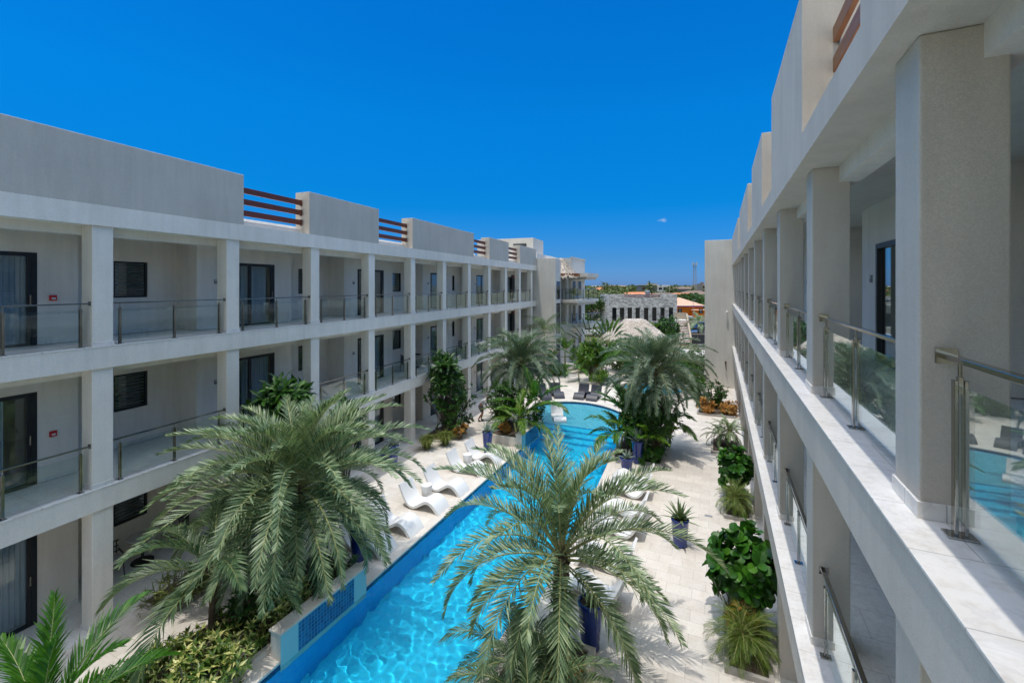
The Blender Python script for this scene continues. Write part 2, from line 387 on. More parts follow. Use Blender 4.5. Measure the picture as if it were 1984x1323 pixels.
def sheet(name, outer, holes, z, mat):
    b = bmesh.new(); edges = []
    for lp in [outer]+holes:
        vs = [b.verts.new((x,y,z)) for x,y in lp]
        for i in range(len(vs)): edges.append(b.edges.new((vs[i], vs[(i+1)%len(vs)])))
    bmesh.ops.triangle_fill(b, use_beauty=True, use_dissolve=False, edges=edges)
    bmesh.ops.recalc_face_normals(b, faces=b.faces)
    for f_ in b.faces:
        if f_.normal.z < 0: f_.normal_flip()
    me = bpy.data.meshes.new(name); b.to_mesh(me); b.free(); me.materials.append(mat)
    o = bpy.data.objects.new(name, me); col.objects.link(o); o['kind'] = 'structure'; return o
spa = [(-4.6+1.7*math.cos(2*PI*i/28)*(1.25), 34.8+1.7*math.sin(2*PI*i/28)) for i in range(28)]
def offset_loop(lp, d):
    n = len(lp); out = []
    for i in range(n):
        a = Vector(lp[i-1]); b_ = Vector(lp[i]); c = Vector(lp[(i+1)%n])
        t = (c-a).normalized(); nn = Vector((t.y, -t.x)); out.append(tuple(b_ + nn*d))
    return out
cop = offset_loop(outline, .32); spacop = offset_loop(spa, .3)
DECK = [(-24,-5),(9,-5),(9,58),(-24,58)]
sheet('pool_deck', DECK, [cop, spacop], 0, M['paver'])
def ring(name, a, b, z, mat, lip=.0):
    mb = MB(); n = len(a)
    for i in range(n):
        j = (i+1) % n
        mb.quad((*a[i],z),(*b[i],z),(*b[j],z),(*a[j],z))
        mb.quad((*a[j],z),(*a[j],z-.05),(*a[i],z-.05),(*a[i],z))
    o = mb.build(name, mat, fixn=False); o['kind'] = 'structure'; return o
ring('pool_coping', outline, cop, 0.0, M['coping'])
ring('spa_coping', spa, spacop, 0.0, M['coping'])
BIG = [(-5000,-5000),(5000,-5000),(5000,6000),(-5000,6000)]
sheet('ground', BIG, [DECK], -.004, M['ground'])
sheet('parking_lot', [(-2.5,60),(30,60),(30,108),(-2.5,108)], [], .004, M['asphalt'])

# basin: floor with steps up to a sun shelf
mb = MB(); levels = [(-3,22.4,-1.35),(22.4,23.0,-1.05),(23.0,23.6,-.78),(23.6,24.2,-.52)]
def strip(mbx, y0, y1, z, e=.0):
    yy = [y0]+[y for y in ys if y0 < y < y1]+[y1]
    for a, b in zip(yy, yy[1:]):
        mbx.quad((interp(XL,a)-e,a,z),(interp(XR,a)+e,a,z),(interp(XR,b)+e,b,z),(interp(XL,b)-e,b,z))
for y0, y1, z in levels: strip(mb, y0, y1, z, .05)
for y, z0, z1 in ((22.4,-1.35,-1.05),(23.0,-1.05,-.78),(23.6,-.78,-.52),(24.2,-.52,-.34)):
    mb.quad((interp(XL,y)-.05,y,z0),(interp(XR,y)+.05,y,z0),(interp(XR,y)+.05,y,z1),(interp(XL,y)-.05,y,z1))
floor_o = mb.build('pool_floor', M['pool_floor']); floor_o['kind'] = 'structure'
mb = MB(); strip(mb, 24.2, 28.87, -.34, .05)
shelf_o = mb.build('pool_shelf', M['pool_shelf']); shelf_o['kind'] = 'structure'
mb = MB(); n = len(outline)
for i in range(n):
    j = (i+1) % n; a, b = outline[i], outline[j]
    mb.quad((*a,-.2),(*b,-.2),(*b,-1.42),(*a,-1.42))
wall_o = mb.build('pool_wall', M['pool_wall']); wall_o['kind'] = 'structure'
mb = MB()
for i in range(n):
    j = (i+1) % n; a, b = outline[i], outline[j]
    mb.quad((*a,-.05),(*b,-.05),(*b,-.2),(*a,-.2))
band_o = mb.build('pool_waterline_band', M['band']); band_o['kind'] = 'structure'
# spa basin
mb = MB(); ns = len(spa)
for i in range(ns):
    j = (i+1) % ns; mb.quad((*spa[i],-.05),(*spa[j],-.05),(*spa[j],-.9),(*spa[i],-.9))
mb.poly([(*p,-.9) for p in spa])
spa_o = mb.build('spa_basin', M['pool_shelf']); spa_o['kind'] = 'structure'
# water: real waves as geometry
wr = random.Random(5); WV = []
for i in range(34):
    lam = math.exp(wr.uniform(math.log(.17), math.log(.36))); k = 2*PI/lam; th = wr.gauss(R(35), 1.1)
    WV.append((k*math.cos(th), k*math.sin(th), wr.uniform(0,6.28), .55/(k*k)))
def wave(x, y):
    env = .62 + .38*max(0, min(1, .5+1.4*noise.noise((x*.22, y*.22, 3.1))))
    if y > 21: env *= .55
    return env*sum(a*math.sin(kx*x+ky*y+p) for kx, ky, p, a in WV)
def water(name, lpl, lpr, y0, y1, d, wl):
    mbw = MB(); idx = {}
    ny = int((y1-y0)/d)
    def vid(i, j, x, y):
        if (i,j) not in idx:
            idx[(i,j)] = len(mbw.v); mbw.v.append((x, y, wl+wave(x,y)))
        return idx[(i,j)]
    for j in range(ny):
        ya = y0+j*d; ym = ya+d/2
        i0 = int((lpl(ym)-.12)/d)-1; i1 = int((lpr(ym)+.12)/d)+1
        for i in range(i0, i1):
            mbw.f.append((vid(i,j,i*d,ya), vid(i+1,j,(i+1)*d,ya), vid(i+1,j+1,(i+1)*d,ya+d), vid(i,j+1,i*d,ya+d)))
    o = mbw.build(name, M['water'], smooth=True); o['kind'] = 'structure'; return o
wat = water('pool_water', lambda y: interp(XL,y), lambda y: interp(XR,y), 4.0, 28.95, .03, -.11)
wsp = water('spa_water', lambda y: -4.6-2.1*math.sqrt(max(0,1-((y-34.8)/1.72)**2)), lambda y: -4.6+2.1*math.sqrt(max(0,1-((y-34.8)/1.72)**2)), 33.1, 36.5, .1, -.11)
for o in (wat, wsp): o.cycles.is_caustics_caster = True
for o in (floor_o, shelf_o, wall_o, spa_o): o.cycles.is_caustics_receiver = True

# ------------------------------------------------------------------ the two apartment wings
ST = 3.2
def wing(name, label, xe, sg, rz, pil0, pitch, kmin, kmax, v0, v1, near, o_, dpil, drail, drn, gaps, fas, ztop, zfb, rough, skip_ground):
    root = empty(name, (0,0,0), rz); tag(root, label, 'apartment building')
    X = lambda d: xe + sg*d
    stm = M['stucco_rough'] if rough else M['stucco']
    DN, DR, DB = drn, drn+.9, drn+4.6            # near wall, recessed wall, rear wall
    # floor slabs
    for f in (1, 2):
        z = f*ST
        MB().box(X(0), X(DB), v0, v1, z-.5, z-.02).build('floor_slab', stm, root)
        MB().box(X(-.012), X(DB-.02), v0+.01, v1-.01, z-.02, z).build('balcony_floor', M['marble'], root, bevel=.004)
        # set-back ceiling beam
        MB().box(X(.45), X(.68), v0+.1, v1-.1, z-.68, z-.5).build('ceiling_beam', M['stucco_in'], root)
    MB().box(X(.0), X(DB-.02), v0+.01, v1-.01, -.02, .012).build('ground_floor_tile', M['marble'], root)
    MB().box(X(.45), X(.68), v0+.1, v1-.1, zfb-.2, zfb).build('ceiling_beam', M['stucco_in'], root)
    MB().box(X(fas), X(DB), v0, v1, zfb, 9.6).build('roof_slab', stm, root)
    MB().box(X(DB), X(DB+.2), v0, v1, 0, ztop-.3).build('rear_wall', M['stucco'], root)
    # roof parapet blocks, open gaps with wooden slats
    edges = [v0]+[e for g in gaps for e in g]+[v1]
    for a, b in zip(edges[::2], edges[1::2]):
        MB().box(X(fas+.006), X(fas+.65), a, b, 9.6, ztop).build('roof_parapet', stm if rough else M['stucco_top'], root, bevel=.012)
    for a, b in gaps:
        MB().box(X(fas+.45), X(fas+.64), a, b, 9.6, 9.78).build('parapet_curb', M['white_wall'], root)
        for z in (9.92, 10.27, 10.62):
            sl = MB().box(X(fas+.31), X(fas+.37), a+.02, b-.02, z, z+.18).build('wood_slat', M['wood_side'] if rough else M['wood'], root, bevel=.006)
            MB().box(X(fas+.37), X(fas+.385), b-.07, b-.006, z-.03, z+.21).build('bracket', M['galv'], sl)
    # pillars with a marble skirting
    pl = []
    for k in range(kmin, kmax+1): pl.append(pil0 + k*pitch)
    p0 = None
    for f in range(3):
        z0 = f*ST; z1 = (f+1)*ST-.5 if f < 2 else zfb
        pm = MB().box(X(dpil), X(dpil+.40), -.2, .2, 0, z1-z0).build('pillar', stm, root, (0, pl[0], z0), bevel=.012)
        MB().box(X(dpil-.014), X(dpil+.414), -.214, .214, .0, .10).build('skirting', M['marble'], pm, bevel=.004)
        for v in pl[1:]: copy_tree(pm, root, (0, v, z0))
    # inner walls: near segments and recesses, with the openings left out
    segs = []
    for s in near:                               # s = corner nearest the room plate, wall runs 3.55*o_ from it
        segs.append((s, s+3.55*o_))
    wm = MB()
    DW0, DW1, DH = .87, 2.80, 2.12
    L = lambda s, t: s + t*o_
    for f in range(3):
        z0 = f*ST+.012; z1 = (f+1)*ST-.5 if f < 2 else zfb
        for s in near:
            a, b = L(s,0), L(s,3.55)
            wm.box(X(DN), X(DN+.15), L(s,0), L(s,DW0), z0, z1); wm.box(X(DN), X(DN+.15), L(s,DW1), L(s,3.55), z0, z1)
            wm.box(X(DN), X(DN+.15), L(s,DW0), L(s,DW1), z0+DH, z1)
            wm.box(X(DN+.15), X(DR+.15), L(s,0), L(s,.15), z0, z1); wm.box(X(DN+.15), X(DR+.15), L(s,3.40), L(s,3.55), z0, z1)
        for s in near:                           # the recess that follows this segment
            r0, r1 = L(s,3.55), L(s,near_pitch(near))
            wa, wb = L(s,3.55+1.2), L(s,3.55+2.05)
            wm.box(X(DR), X(DR+.15), r0, wa, z0, z1); wm.box(X(DR), X(DR+.15), wb, r1, z0, z1)
            wm.box(X(DR), X(DR+.15), wa, wb, z0, z0+1.02); wm.box(X(DR), X(DR+.15), wa, wb, z0+2.05, z1)
    wo_ = wm.build('inner_wall', M['stucco_in'], root)
    for f in range(3):
        for s in near:
            z0 = f*ST+.012
            for a, b, d in ((0, DW0-.03, DN), (DW1+.03, 3.55, DN), (3.55, near_pitch(near), DR)):
                MB().box(X(d-.013), X(d), L(s,a), L(s,b), z0, z0+.09).build('wall_skirting', M['marble'], wo_)
    # sliding doors, windows, plates
    W = DW1-DW0
    door = empty('sliding_door', (0,0,0), 0, root)
    fr = MB(); x0, x1 = X(DN-.012), X(DN+.10)
    for a, b in ((0,.09),(W-.09,W)): fr.box(x0, x1, o_*a, o_*b, 0, DH)
    fr.box(x0, x1, o_*.09, o_*(W-.09), DH-.09, DH); fr.box(x0, x1, o_*.09, o_*(W-.09), 0, .05)
    fr.box(X(DN+.03), X(DN+.075), o_*(W/2-.06), o_*(W/2+.06), .05, DH-.09)
    fr.box(X(DN+.0), X(DN+.03), o_*(W-.17), o_*(W-.09), .05, DH-.09)
    fr.build('frame', M['frame'], door, bevel=.004)
    MB().box(X(DN+.05), X(DN+.058), o_*.09, o_*(W/2-.06), .05, DH-.09).build('pane', M['window_glass'], door)
    MB().box(X(DN+.04), X(DN+.048), o_*(W/2+.06), o_*(W-.17), .05, DH-.09).build('pane', M['window_glass'], door)
    cu = MB(); nn = 60
    for i in range(nn):
        y0_, y1_ = (W*.42+(W*.53)*i/nn, W*.42+(W*.53)*(i+1)/nn)
        d0, d1 = (.24+.035*math.sin(i*1.15)+.012*math.sin(i*.4), .24+.035*math.sin((i+1)*1.15)+.012*math.sin((i+1)*.4))
        cu.quad((X(DN+d0),o_*y0_,.03),(X(DN+d1),o_*y1_,.03),(X(DN+d1),o_*y1_,DH),(X(DN+d0),o_*y0_,DH))
    cu.build('curtain', M['curtain'], door, smooth=True)
    hd = MB().box(X(DN-.05), X(DN-.012), o_*(W-.14), o_*(W-.115), .93, 1.15); hd.build('handle', M['steel'], door, bevel=.005)
    win = empty('window', (0,0,0), 0, root); ww = .85
    fr = MB(); x0, x1 = X(DR+.03), X(DR+.10)
    for a, b in ((0,.05),(ww-.05,ww)): fr.box(x0, x1, o_*a, o_*b, 0, 1.03)
    fr.box(x0, x1, o_*.05, o_*(ww-.05), 0, .05); fr.box(x0, x1, o_*.05, o_*(ww-.05), .98, 1.03)
    fr.build('frame', M['frame'], win)
    MB().box(X(DR+.06), X(DR+.067), o_*.05, o_*(ww-.05), .05, .98).build('pane', M['window_glass'], win)
    bl = MB()
    for i in range(10): bl.box(X(DR+.10), X(DR+.16), o_*.05, o_*(ww-.05), .06+i*.093, .115+i*.093)
    bl.build('blind', M['blind'], win)
    plate = MB().box(X(DN-.02), X(DN), -.06, .06, 0, .14); pm = plate.build('room_plate', M['grey_plate'], root, bevel=.004)
    MB().box(X(DN-.026), X(DN-.02), -.045, .045, .085, .125).build('number_strip', M['cushion'], pm)
    first = True
    for f in range(3):
        z0 = f*ST+.012
        for s in near:
            if first:
                door.location = (0, L(s,DW0), z0); win.location = (0, L(s,3.55+1.2), z0+1.02); pm.location = (0, L(s,.6), z0+1.42); first = False
            else:
                dc = copy_tree(door, root, (0, L(s,DW0), z0))
                for ch in dc.children:
                    if ch.name.startswith('curtain'): ch.scale.y = rnd.choice((.62, .8, .95, 1.0, 1.0, .45))
                copy_tree(win, root, (0, L(s,3.55+1.2), z0+1.02)); copy_tree(pm, root, (0, L(s,.6), z0+1.42))
    # glass railings, one per bay
    bay = pitch-.4
    rail = empty('balcony_railing', (0,0,0), 0, root)
    hb = MB(); xr = X(drail); hh = .97
    hb.box(xr-.025, xr+.025, -.0, bay, hh-.016, hh+.016); hb.build('handrail', M['steel'], rail, bevel=.004)
    for yb in (.002, bay-.012):
        b_ = MB(); b_.box(xr-.05, xr+.05, yb, yb+.010, hh-.045, hh+.045); b_.build('wall_bracket', M['steel'], rail)
    for yp in (.17, bay/2, bay-.17):
        p = MB()
        for dx in (-.03, .012): p.box(xr+dx, xr+dx+.018, yp-.022, yp+.022, .012, .86)
        p.box(xr-.012, xr+.012, yp-.014, yp+.014, .78, .88)
        p.tube([(xr, yp, .86), (xr, yp, hh-.016)], .010, 8)
        p.box(xr-.065, xr+.065, yp-.05, yp+.05, 0, .012)
        p.build('post', M['steel'], rail, bevel=.003)
    MB().box(xr-.006, xr+.006, .10, bay/2-.03, .09, .83).build('glass_pane', M['glass'], rail)
    MB().box(xr-.006, xr+.006, bay/2+.03, bay-.10, .09, .83).build('glass_pane', M['glass'], rail)
    first = True
    for f in (1, 2):
        for v in pl[:-1]:
            if first: rail.location = (0, v+.2, f*ST); first = False
            else: copy_tree(rail, root, (0, v+.2, f*ST))
    return root, X, L
def near_pitch(near): return abs(near[1]-near[0])

LROT = R(4.4148)
left, LX, LL = wing('apartment_building', 'long three storey cream apartment wing on the left with stepped parapet and red roof slats',
    -12.25, -1, LROT, 6.2, 3.16, -3, 10, -4.0, 39.0, [-3.49+6.42*k for k in range(7)], +1, .05, .13, 1.6,
    [(9.67,12.2),(16.1,18.72),(25.7,28.2),(31.9,34.5)], -.004, 11.1, 9.13, False, True)
right, RX, RL = wing('apartment_building', 'close textured stucco wing on the right with a white marble balcony ledge',
    .915, 1, 0, 3.62, 3.35, -1, 10, -1.2, 37.4, [4.34+6.7*k for k in range(6)], -1, .165, .285, 1.69,
    [(3.9,6.33),(9.75,11.9),(15.35,17.6),(24.2,26.3)], -.015, 11.35, 9.27, True, True)
# left wing extras
for (v, z) in ((6.0, 2*ST+1.02), (6.0, ST+1.02)):
    a = MB().box(LX(1.55), LX(1.6), v-.065, v+.065, z, z+.13).build('alarm_box', M['red'], left, bevel=.008)
    MB().box(LX(1.543), LX(1.55), v-.035, v+.035, z+.03, z+.075).build('alarm_button', M['white_wall'], a)
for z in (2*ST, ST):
    d = MB().box(LX(1.595), LX(1.55), 36.7, 38.3, z+.012, z+2.3).build('passage_shade_panel', M['frame'], left)  # flat dark panel painted in place of the shade inside the passage
    MB().box(LX(1.53), LX(1.55), 37.1, 37.7, z+2.05, z+2.2).build('exit_sign', M['orange'], d)
# stair tower at the far end, roof bulkhead and link block
t = MB().box(-10.45, -13.2, 39.0, 40.9, 0, 10.25).build('stair_tower', M['stucco_end'], left, bevel=.012)
for z0, z1 in ((6.5,8.15),(3.35,6.15),(.1,2.9)):
    wdw = MB().box(-10.44, -10.47, 39.35, 40.6, z0, z1).build('stair_window', M['dark_window'], t)
    fb = MB()
    for y in (39.33, 39.95, 40.58): fb.box(-10.425, -10.44, y, y+.05, z0, z1)
    fb.box(-10.425, -10.44, 39.38, 40.58, (z0+z1)/2, (z0+z1)/2+.05)
    fb.build('window_frame', M['frame'], wdw)
b = MB().box(-13.5, -19.6, 41.9, 45.4, 9.0, 12.5).build('roof_bulkhead', M['stucco_end'], left, bevel=.012)
MB().box(-14.2, -15.6, 41.86, 41.9, 11.1, 11.95).build('bulkhead_window', M['dark_window'], b)
MB().box(-13.2, -19.6, 39.0, 46, 0, 9.6).build('link_block', M['stucco'], left)
MB().box(-12.9, -13.9, 41.2, 49, 9.6, 10.9).build('far_parapet', M['stucco'], left)
# right wing end block with wall lamp and torch bracket
eb = MB().box(-1.0, 6.0, 37.42, 41.5, 0, 11.25).build('end_block', M['stucco_end'], right, bevel=.015)
lampb = MB().tube([(.55,37.42,5.72),(.55,37.25,5.80)], .03, 8).lathe([(.0,5.62),(.05,5.64),(.09,5.74),(.09,5.80),(.0,5.90)], 14, .55, 37.2); lampb.build('wall_lamp', M['white_plastic'], eb, smooth=True)
tb = MB().tube([(.50,37.2,.35+1.0),(.46,37.2,1.9)], [.025,.055], 10).tube([(.50,37.42,1.45),(.50,37.2,1.45)], .018, 8).tube([(.46,37.2,1.9),(.45,37.2,2.05)], [.075,.06], 10)
tb.build('torch_bracket', M['trunk'], eb)
# drains in the deck belong to the deck
for (x, y) in ((-.32,16.4),(-.50,22.6)):
    d_ = MB().box(x-.12, x+.12, y-.06, y+.06, .003, .008).build('deck_drain', M['galv']); d_['kind'] = 'structure'

# ------------------------------------------------------------------ plants
def V3(az, el): return Vector((math.cos(el)*math.cos(az), math.cos(el)*math.sin(az), math.sin(el)))
def leaflet(mb, p, d, nrm, ln, wd, droop=.15):
    s = d.cross(nrm)
    if s.length < 1e-6: s = Vector((1,0,0))
    s.normalize(); m = p + d*ln*.5 + nrm*ln*.02; t = p + d*ln - Vector((0,0,1))*ln*droop
    n = len(mb.v)
    mb.v += [tuple(p - s*wd*.25), tuple(p + s*wd*.25), tuple(m + s*wd*.5), tuple(m - s*wd*.5), tuple(t)]
    mb.f += [(n,n+1,n+2,n+3), (n+3,n+2,n+4)]
def frond(lf, rb, org, az, el, length, droop, pairs, ll, lw, vee=35, fwd=45, twist=0, start=.14, rr=.014, ldroop=.15, plume=0, rng=rnd, end=1.0):
    seg = 14; p = Vector(org); pts = [p.copy()]; dirs = []
    for i in range(seg):
        t = (i+.5)/seg
        e = el - droop*(t**1.5)
        d = V3(az + twist*t*t, e); dirs.append(d); p = p + d*length/seg; pts.append(p.copy())
    dirs.append(dirs[-1])
    rb.tube(pts, [rr*(1-.85*i/seg) for i in range(seg+1)], 5)
    for i in range(pairs):
        t = start + (end-start)*i/(pairs-1); x = t*seg; k = min(int(x), seg-1); q = pts[k].lerp(pts[k+1], x-k); d = dirs[k].lerp(dirs[k+1], x-k).normalized()
        side = d.cross(Vector((0,0,1)))
        if side.length < 1e-4: side = Vector((math.sin(az), -math.cos(az), 0))
        side.normalize(); up = side.cross(d).normalized()
        prof = min(1, .45+2.6*(t-start)) * (1 - .72*max(0, (t-.45)/.55)**1.6)
        L_ = ll*prof*rng.uniform(.86,1.1)
        fa = R(90-fwd) * (1 - .45*t)
        for sgn in (-1, 1):
            v = R(vee + rng.uniform(-14,14) + plume*rng.uniform(-60,60))
            dd = (d*math.cos(fa) + (side*sgn*math.cos(v) + up*math.sin(v))*math.sin(fa)).normalized()
            dd = (dd + Vector((rng.uniform(-.06,.06), rng.uniform(-.06,.06), rng.uniform(-.06,.06)))).normalized()
            nn = (up*math.cos(v) - side*sgn*math.sin(v)).normalized()
            leaflet(lf, q, dd, nn, L_, lw*rng.uniform(.85,1.15), ldroop)
def date_palm(x, y, zc, flen, n, label, mat, seed, lean=(0,0), z0=0.2, trad=.16, pairs=58, elmin=-25, upright=1.0, dr0=78):
    g = random.Random(seed); root = empty('date_palm', (x, y, z0)); tag(root, label, 'palm tree', 'grey green feather palms around the pool')
    tr = MB(); h = zc - z0
    tr.tube([(0,0,-.2),(lean[0]*.4,lean[1]*.4,h*.45),(lean[0],lean[1],h-.15),(lean[0],lean[1],h+.25)], [trad*1.15,trad,trad*1.05,trad*.6], 12)
    # old leaf bases
    for i in range(int(60*h)):
        zz = g.uniform(.0, h); a = g.uniform(0, 2*PI); f_ = zz/h
        b = Vector((lean[0]*f_+trad*.85*math.cos(a), lean[1]*f_+trad*.85*math.sin(a), zz))
        leaflet(tr, b, (V3(a, R(58))).normalized(), V3(a, R(-32)), g.uniform(.12,.26), .08, .0)
    tr.build('trunk', M['trunk'], root)
    lf, rb = MB(), MB()
    for i in range(n):
        f_ = (i+.5)/n; e = R(86 - (86-elmin)*f_**upright + g.uniform(-6,6)); az = i*2.39996 + g.uniform(-.25,.25)
        L_ = flen*(.72+.28*math.sin(PI*min(1,f_*1.15)))*g.uniform(.9,1.08)
        dr = R(dr0 + 32*f_ + g.uniform(-14,14)) if e > 0 else R(52)
        org = Vector((lean[0]+.07*math.cos(az), lean[1]+.07*math.sin(az), h + .20 - .34*f_))
        frond(lf, rb, org, az, e, L_, dr, pairs, flen*.14, (.027 if y < 15 else .030)*flen/3.0, 36, 31, g.uniform(-.25,.25), .13, .020*flen/3, .03, .45, g)
    cr = lf.build('crown', mat, root); rb.build('frond_ribs', M['rachis'], cr)
    return root
def soft_palm(name, x, y, zb, zc, flen, n, label, mat, seed, group=None, pairs=30, ll=.5, lw=.05, elr=(85,10), droopr=(40,75), stems=1, spread=.0, cat='palm', vee=15, ldroop=.2, trunk='greenstem', trad=.05, plume=.1, fwd=45):
    g = random.Random(seed); root = empty(name, (x, y, zb)); tag(root, label, cat, group)
    st = MB(); lf, rb = MB(), MB(); h = zc-zb
    for s in range(stems):
        a = s*2.4+g.uniform(0,1); ox, oy = (spread*math.cos(a)*g.uniform(.4,1), spread*math.sin(a)*g.uniform(.4,1)) if stems > 1 else (0,0)
        hh = h*g.uniform(.6,1.0) if stems > 1 else h
        st.tube([(ox*.4,oy*.4,-.05),(ox*.8,oy*.8,hh*.6),(ox,oy,hh)], [trad*1.3,trad,trad*.75], 8)
        k = max(3, n//stems)
        for i in range(k):
            f_ = (i+.5)/k; e = R(elr[0]+(elr[1]-elr[0])*f_+g.uniform(-6,6)); az = i*2.39996+g.uniform(-.3,.3)+s
            frond(lf, rb, Vector((ox,oy,hh)), az, e, flen*g.uniform(.8,1.1), R(g.uniform(*droopr)), pairs, ll, lw, vee, fwd, g.uniform(-.3,.3), .18, .012, ldroop, plume, g)
    st.build('trunk', M[trunk], root); cr = lf.build('crown', mat, root); rb.build('frond_ribs', M['rachis'], cr); return root
def leaf(mb, p, d, nrm, L_, W_, fold=.18, curl=.2, prof=((0,.12),(.3,.85),(.6,1),(.85,.62),(1,.0))):
    s = d.cross(nrm)
    if s.length < 1e-6: s = Vector((1,0,0))
    s.normalize(); nn = s.cross(d).normalized(); base = len(mb.v); k = len(prof)
    for t, w in prof:
        c = p + d*L_*t - nn*curl*L_*t*t
        mb.v += [tuple(c - s*W_*.5*w + nn*fold*W_*w), tuple(c), tuple(c + s*W_*.5*w + nn*fold*W_*w)]
    for i in range(k-1):
        a = base+3*i; mb.f += [(a,a+1,a+4,a+3),(a+1,a+2,a+5,a+4)]
PF_ROUND = ((0,.15),(.2,.7),(.5,.95),(.8,1.0),(.95,.6),(1,.15))
PF_PTS = ((0,.1),(.35,1),(1,.0))
def shrub_leaves(lf, st, g, c, rad, clumps, per, L_, W_, prof, shell=.55, up=.5, curl=.25, fold=.15, base=(0,0,0), stemr=.02):
    c = Vector(c); base = Vector(base)
    for k in range(clumps):
        while True:
            q = Vector((g.uniform(-1,1), g.uniform(-1,1), g.uniform(-1,1)))
            if shell < q.length <= 1: break
        lump = .80+.52*noise.noise(q*1.9 + c*1.3)
        pos = c + Vector((q.x*rad[0], q.y*rad[1], q.z*rad[2]))*lump
        out = (Vector((q.x/rad[0], q.y/rad[1], q.z/rad[2]))*min(rad)).normalized()
        axis = (out + Vector((0,0,up))).normalized()
        if st is not None and k % 3 == 0:
            mid = base.lerp(pos, .55) + Vector((g.uniform(-.1,.1), g.uniform(-.1,.1), .0))
            st.tube([base + Vector((g.uniform(-.08,.08),g.uniform(-.08,.08),0)), mid, pos], [stemr, stemr*.7, stemr*.4], 5)
        for i in range(per):
            a = i*2.39996 + g.uniform(-.4,.4)
            ref = Vector((1,0,0)) if abs(axis.x) < .8 else Vector((0,1,0))
            u = axis.cross(ref).normalized(); v = axis.cross(u)
            tilt = R(g.uniform(25,85))
            d = (axis*math.cos(tilt) + (u*math.cos(a)+v*math.sin(a))*math.sin(tilt)).normalized()
            nr = (axis*math.sin(tilt) - (u*math.cos(a)+v*math.sin(a))*math.cos(tilt)).normalized()
            s_ = g.uniform(.7,1.15)
            leaf(lf, pos + Vector((g.uniform(-.03,.03),)*3), d, nr, L_*s_, W_*s_, fold, curl, prof)
def shrub(name, x, y, zb, zc, rad, clumps, per, L_, W_, mat, label, seed, cat='shrub', group=None, prof=PF_PTS, shell=.55, up=.5, curl=.25, fold=.15, stemmat='bark', stemr=.02, part='foliage', z0=None):
    g = random.Random(seed); root = empty(name, (x, y, zb)); tag(root, label, cat, group)
    lf, st = MB(), MB()
    shrub_leaves(lf, st, g, (0,0,zc-zb), rad, clumps, per, L_, W_, prof, shell, up, curl, fold, (0,0,-.05), stemr)
    lf.build(part, mat, root); st.build('stem', M[stemmat], root); return root
def agave(mb, c, n, L_, W_, g, el0=85, el1=8):
    for i in range(n):
        f_ = (i+.5)/n; e = R(el0+(el1-el0)*f_+g.uniform(-5,5)); a = i*2.39996
        d = V3(a, e); nr = V3(a, e+PI/2)
        leaf(mb, Vector(c)+V3(a,0)*.03, d, nr, L_*g.uniform(.85,1.1), W_, .22, g.uniform(-.05,.18), ((0,.75),(.3,1),(.65,.72),(1,.02)))
def pot(x, y, h, r0, r1, label, seed, amat='agave', L_=.5, W_=.075, n=26, name='blue_planter_pot', group='glossy blue planter pots', plant=True, plabel=None):
    root = empty(name, (x, y, .004)); tag(root, label, 'planter pot', group)
    MB().lathe([(0,0),(r0,0),(r0*1.02,.02),(r0*.98+.0,h*.08),(r0+(r1-r0)*.55,h*.5),(r1,h*.9),(r1*1.04,h*.93),(r1*1.05,h*.98),(r1*.98,h),(r1*.86,h),(r1*.82,h*.93)], 28).build('pot_body', M['blue_glaze'], root, smooth=True)
    MB().lathe([(r1*.84,h*.93),(0,h*.945)], 20).build('soil', M['soil'], root)
    if plant:
        g = random.Random(seed); mb = MB(); agave(mb, (0,0,0), n, L_, W_, g)
        p = mb.build('agave_plant', M[amat], None, (x, y, h*.94)); tag(p, plabel, 'agave', 'agaves in blue pots')
    return root
def paddle(lf, rb, org, az, el, L_, W_, droop, g, torn=True, petiole=.35):
    """banana-like blade: petiole then a wide blade cut into strips"""
    seg = 16; p = Vector(org); pts = [p.copy()]; ds = []
    for i in range(seg):
        t = (i+.5)/seg; d = V3(az, el - droop*t**1.8); ds.append(d); p = p + d*L_/seg; pts.append(p.copy())
    ds.append(ds[-1]); rb.tube(pts, [.022*(1-.8*i/seg) for i in range(seg+1)], 5)
    k0 = int(seg*petiole)
    for sgn in (-1, 1):
        for k in range(k0, seg):
            t0 = (k-k0)/(seg-k0); t1 = (k+1-k0)/(seg-k0)
            w0 = W_*math.sin(PI*min(1,.06+.94*t0))**.6 * (1 if t0 < .9 else .8); w1 = W_*math.sin(PI*min(.985,.06+.94*t1))**.6
            side = ds[k].cross(Vector((0,0,1))); side.normalize(); up = side.cross(ds[k])
            v = R(18 + (g.uniform(-22,14) if torn else g.uniform(-3,3)))
            o = (side*sgn*math.cos(v) + up*math.sin(v) + ds[k]*.35)
            gap = .12 if torn and g.random() < .35 else 0
            a, b = pts[k], pts[k+1].lerp(pts[k], gap)
            lf.quad(a, b, b + o*w1*.5, a + o*w0*.5)
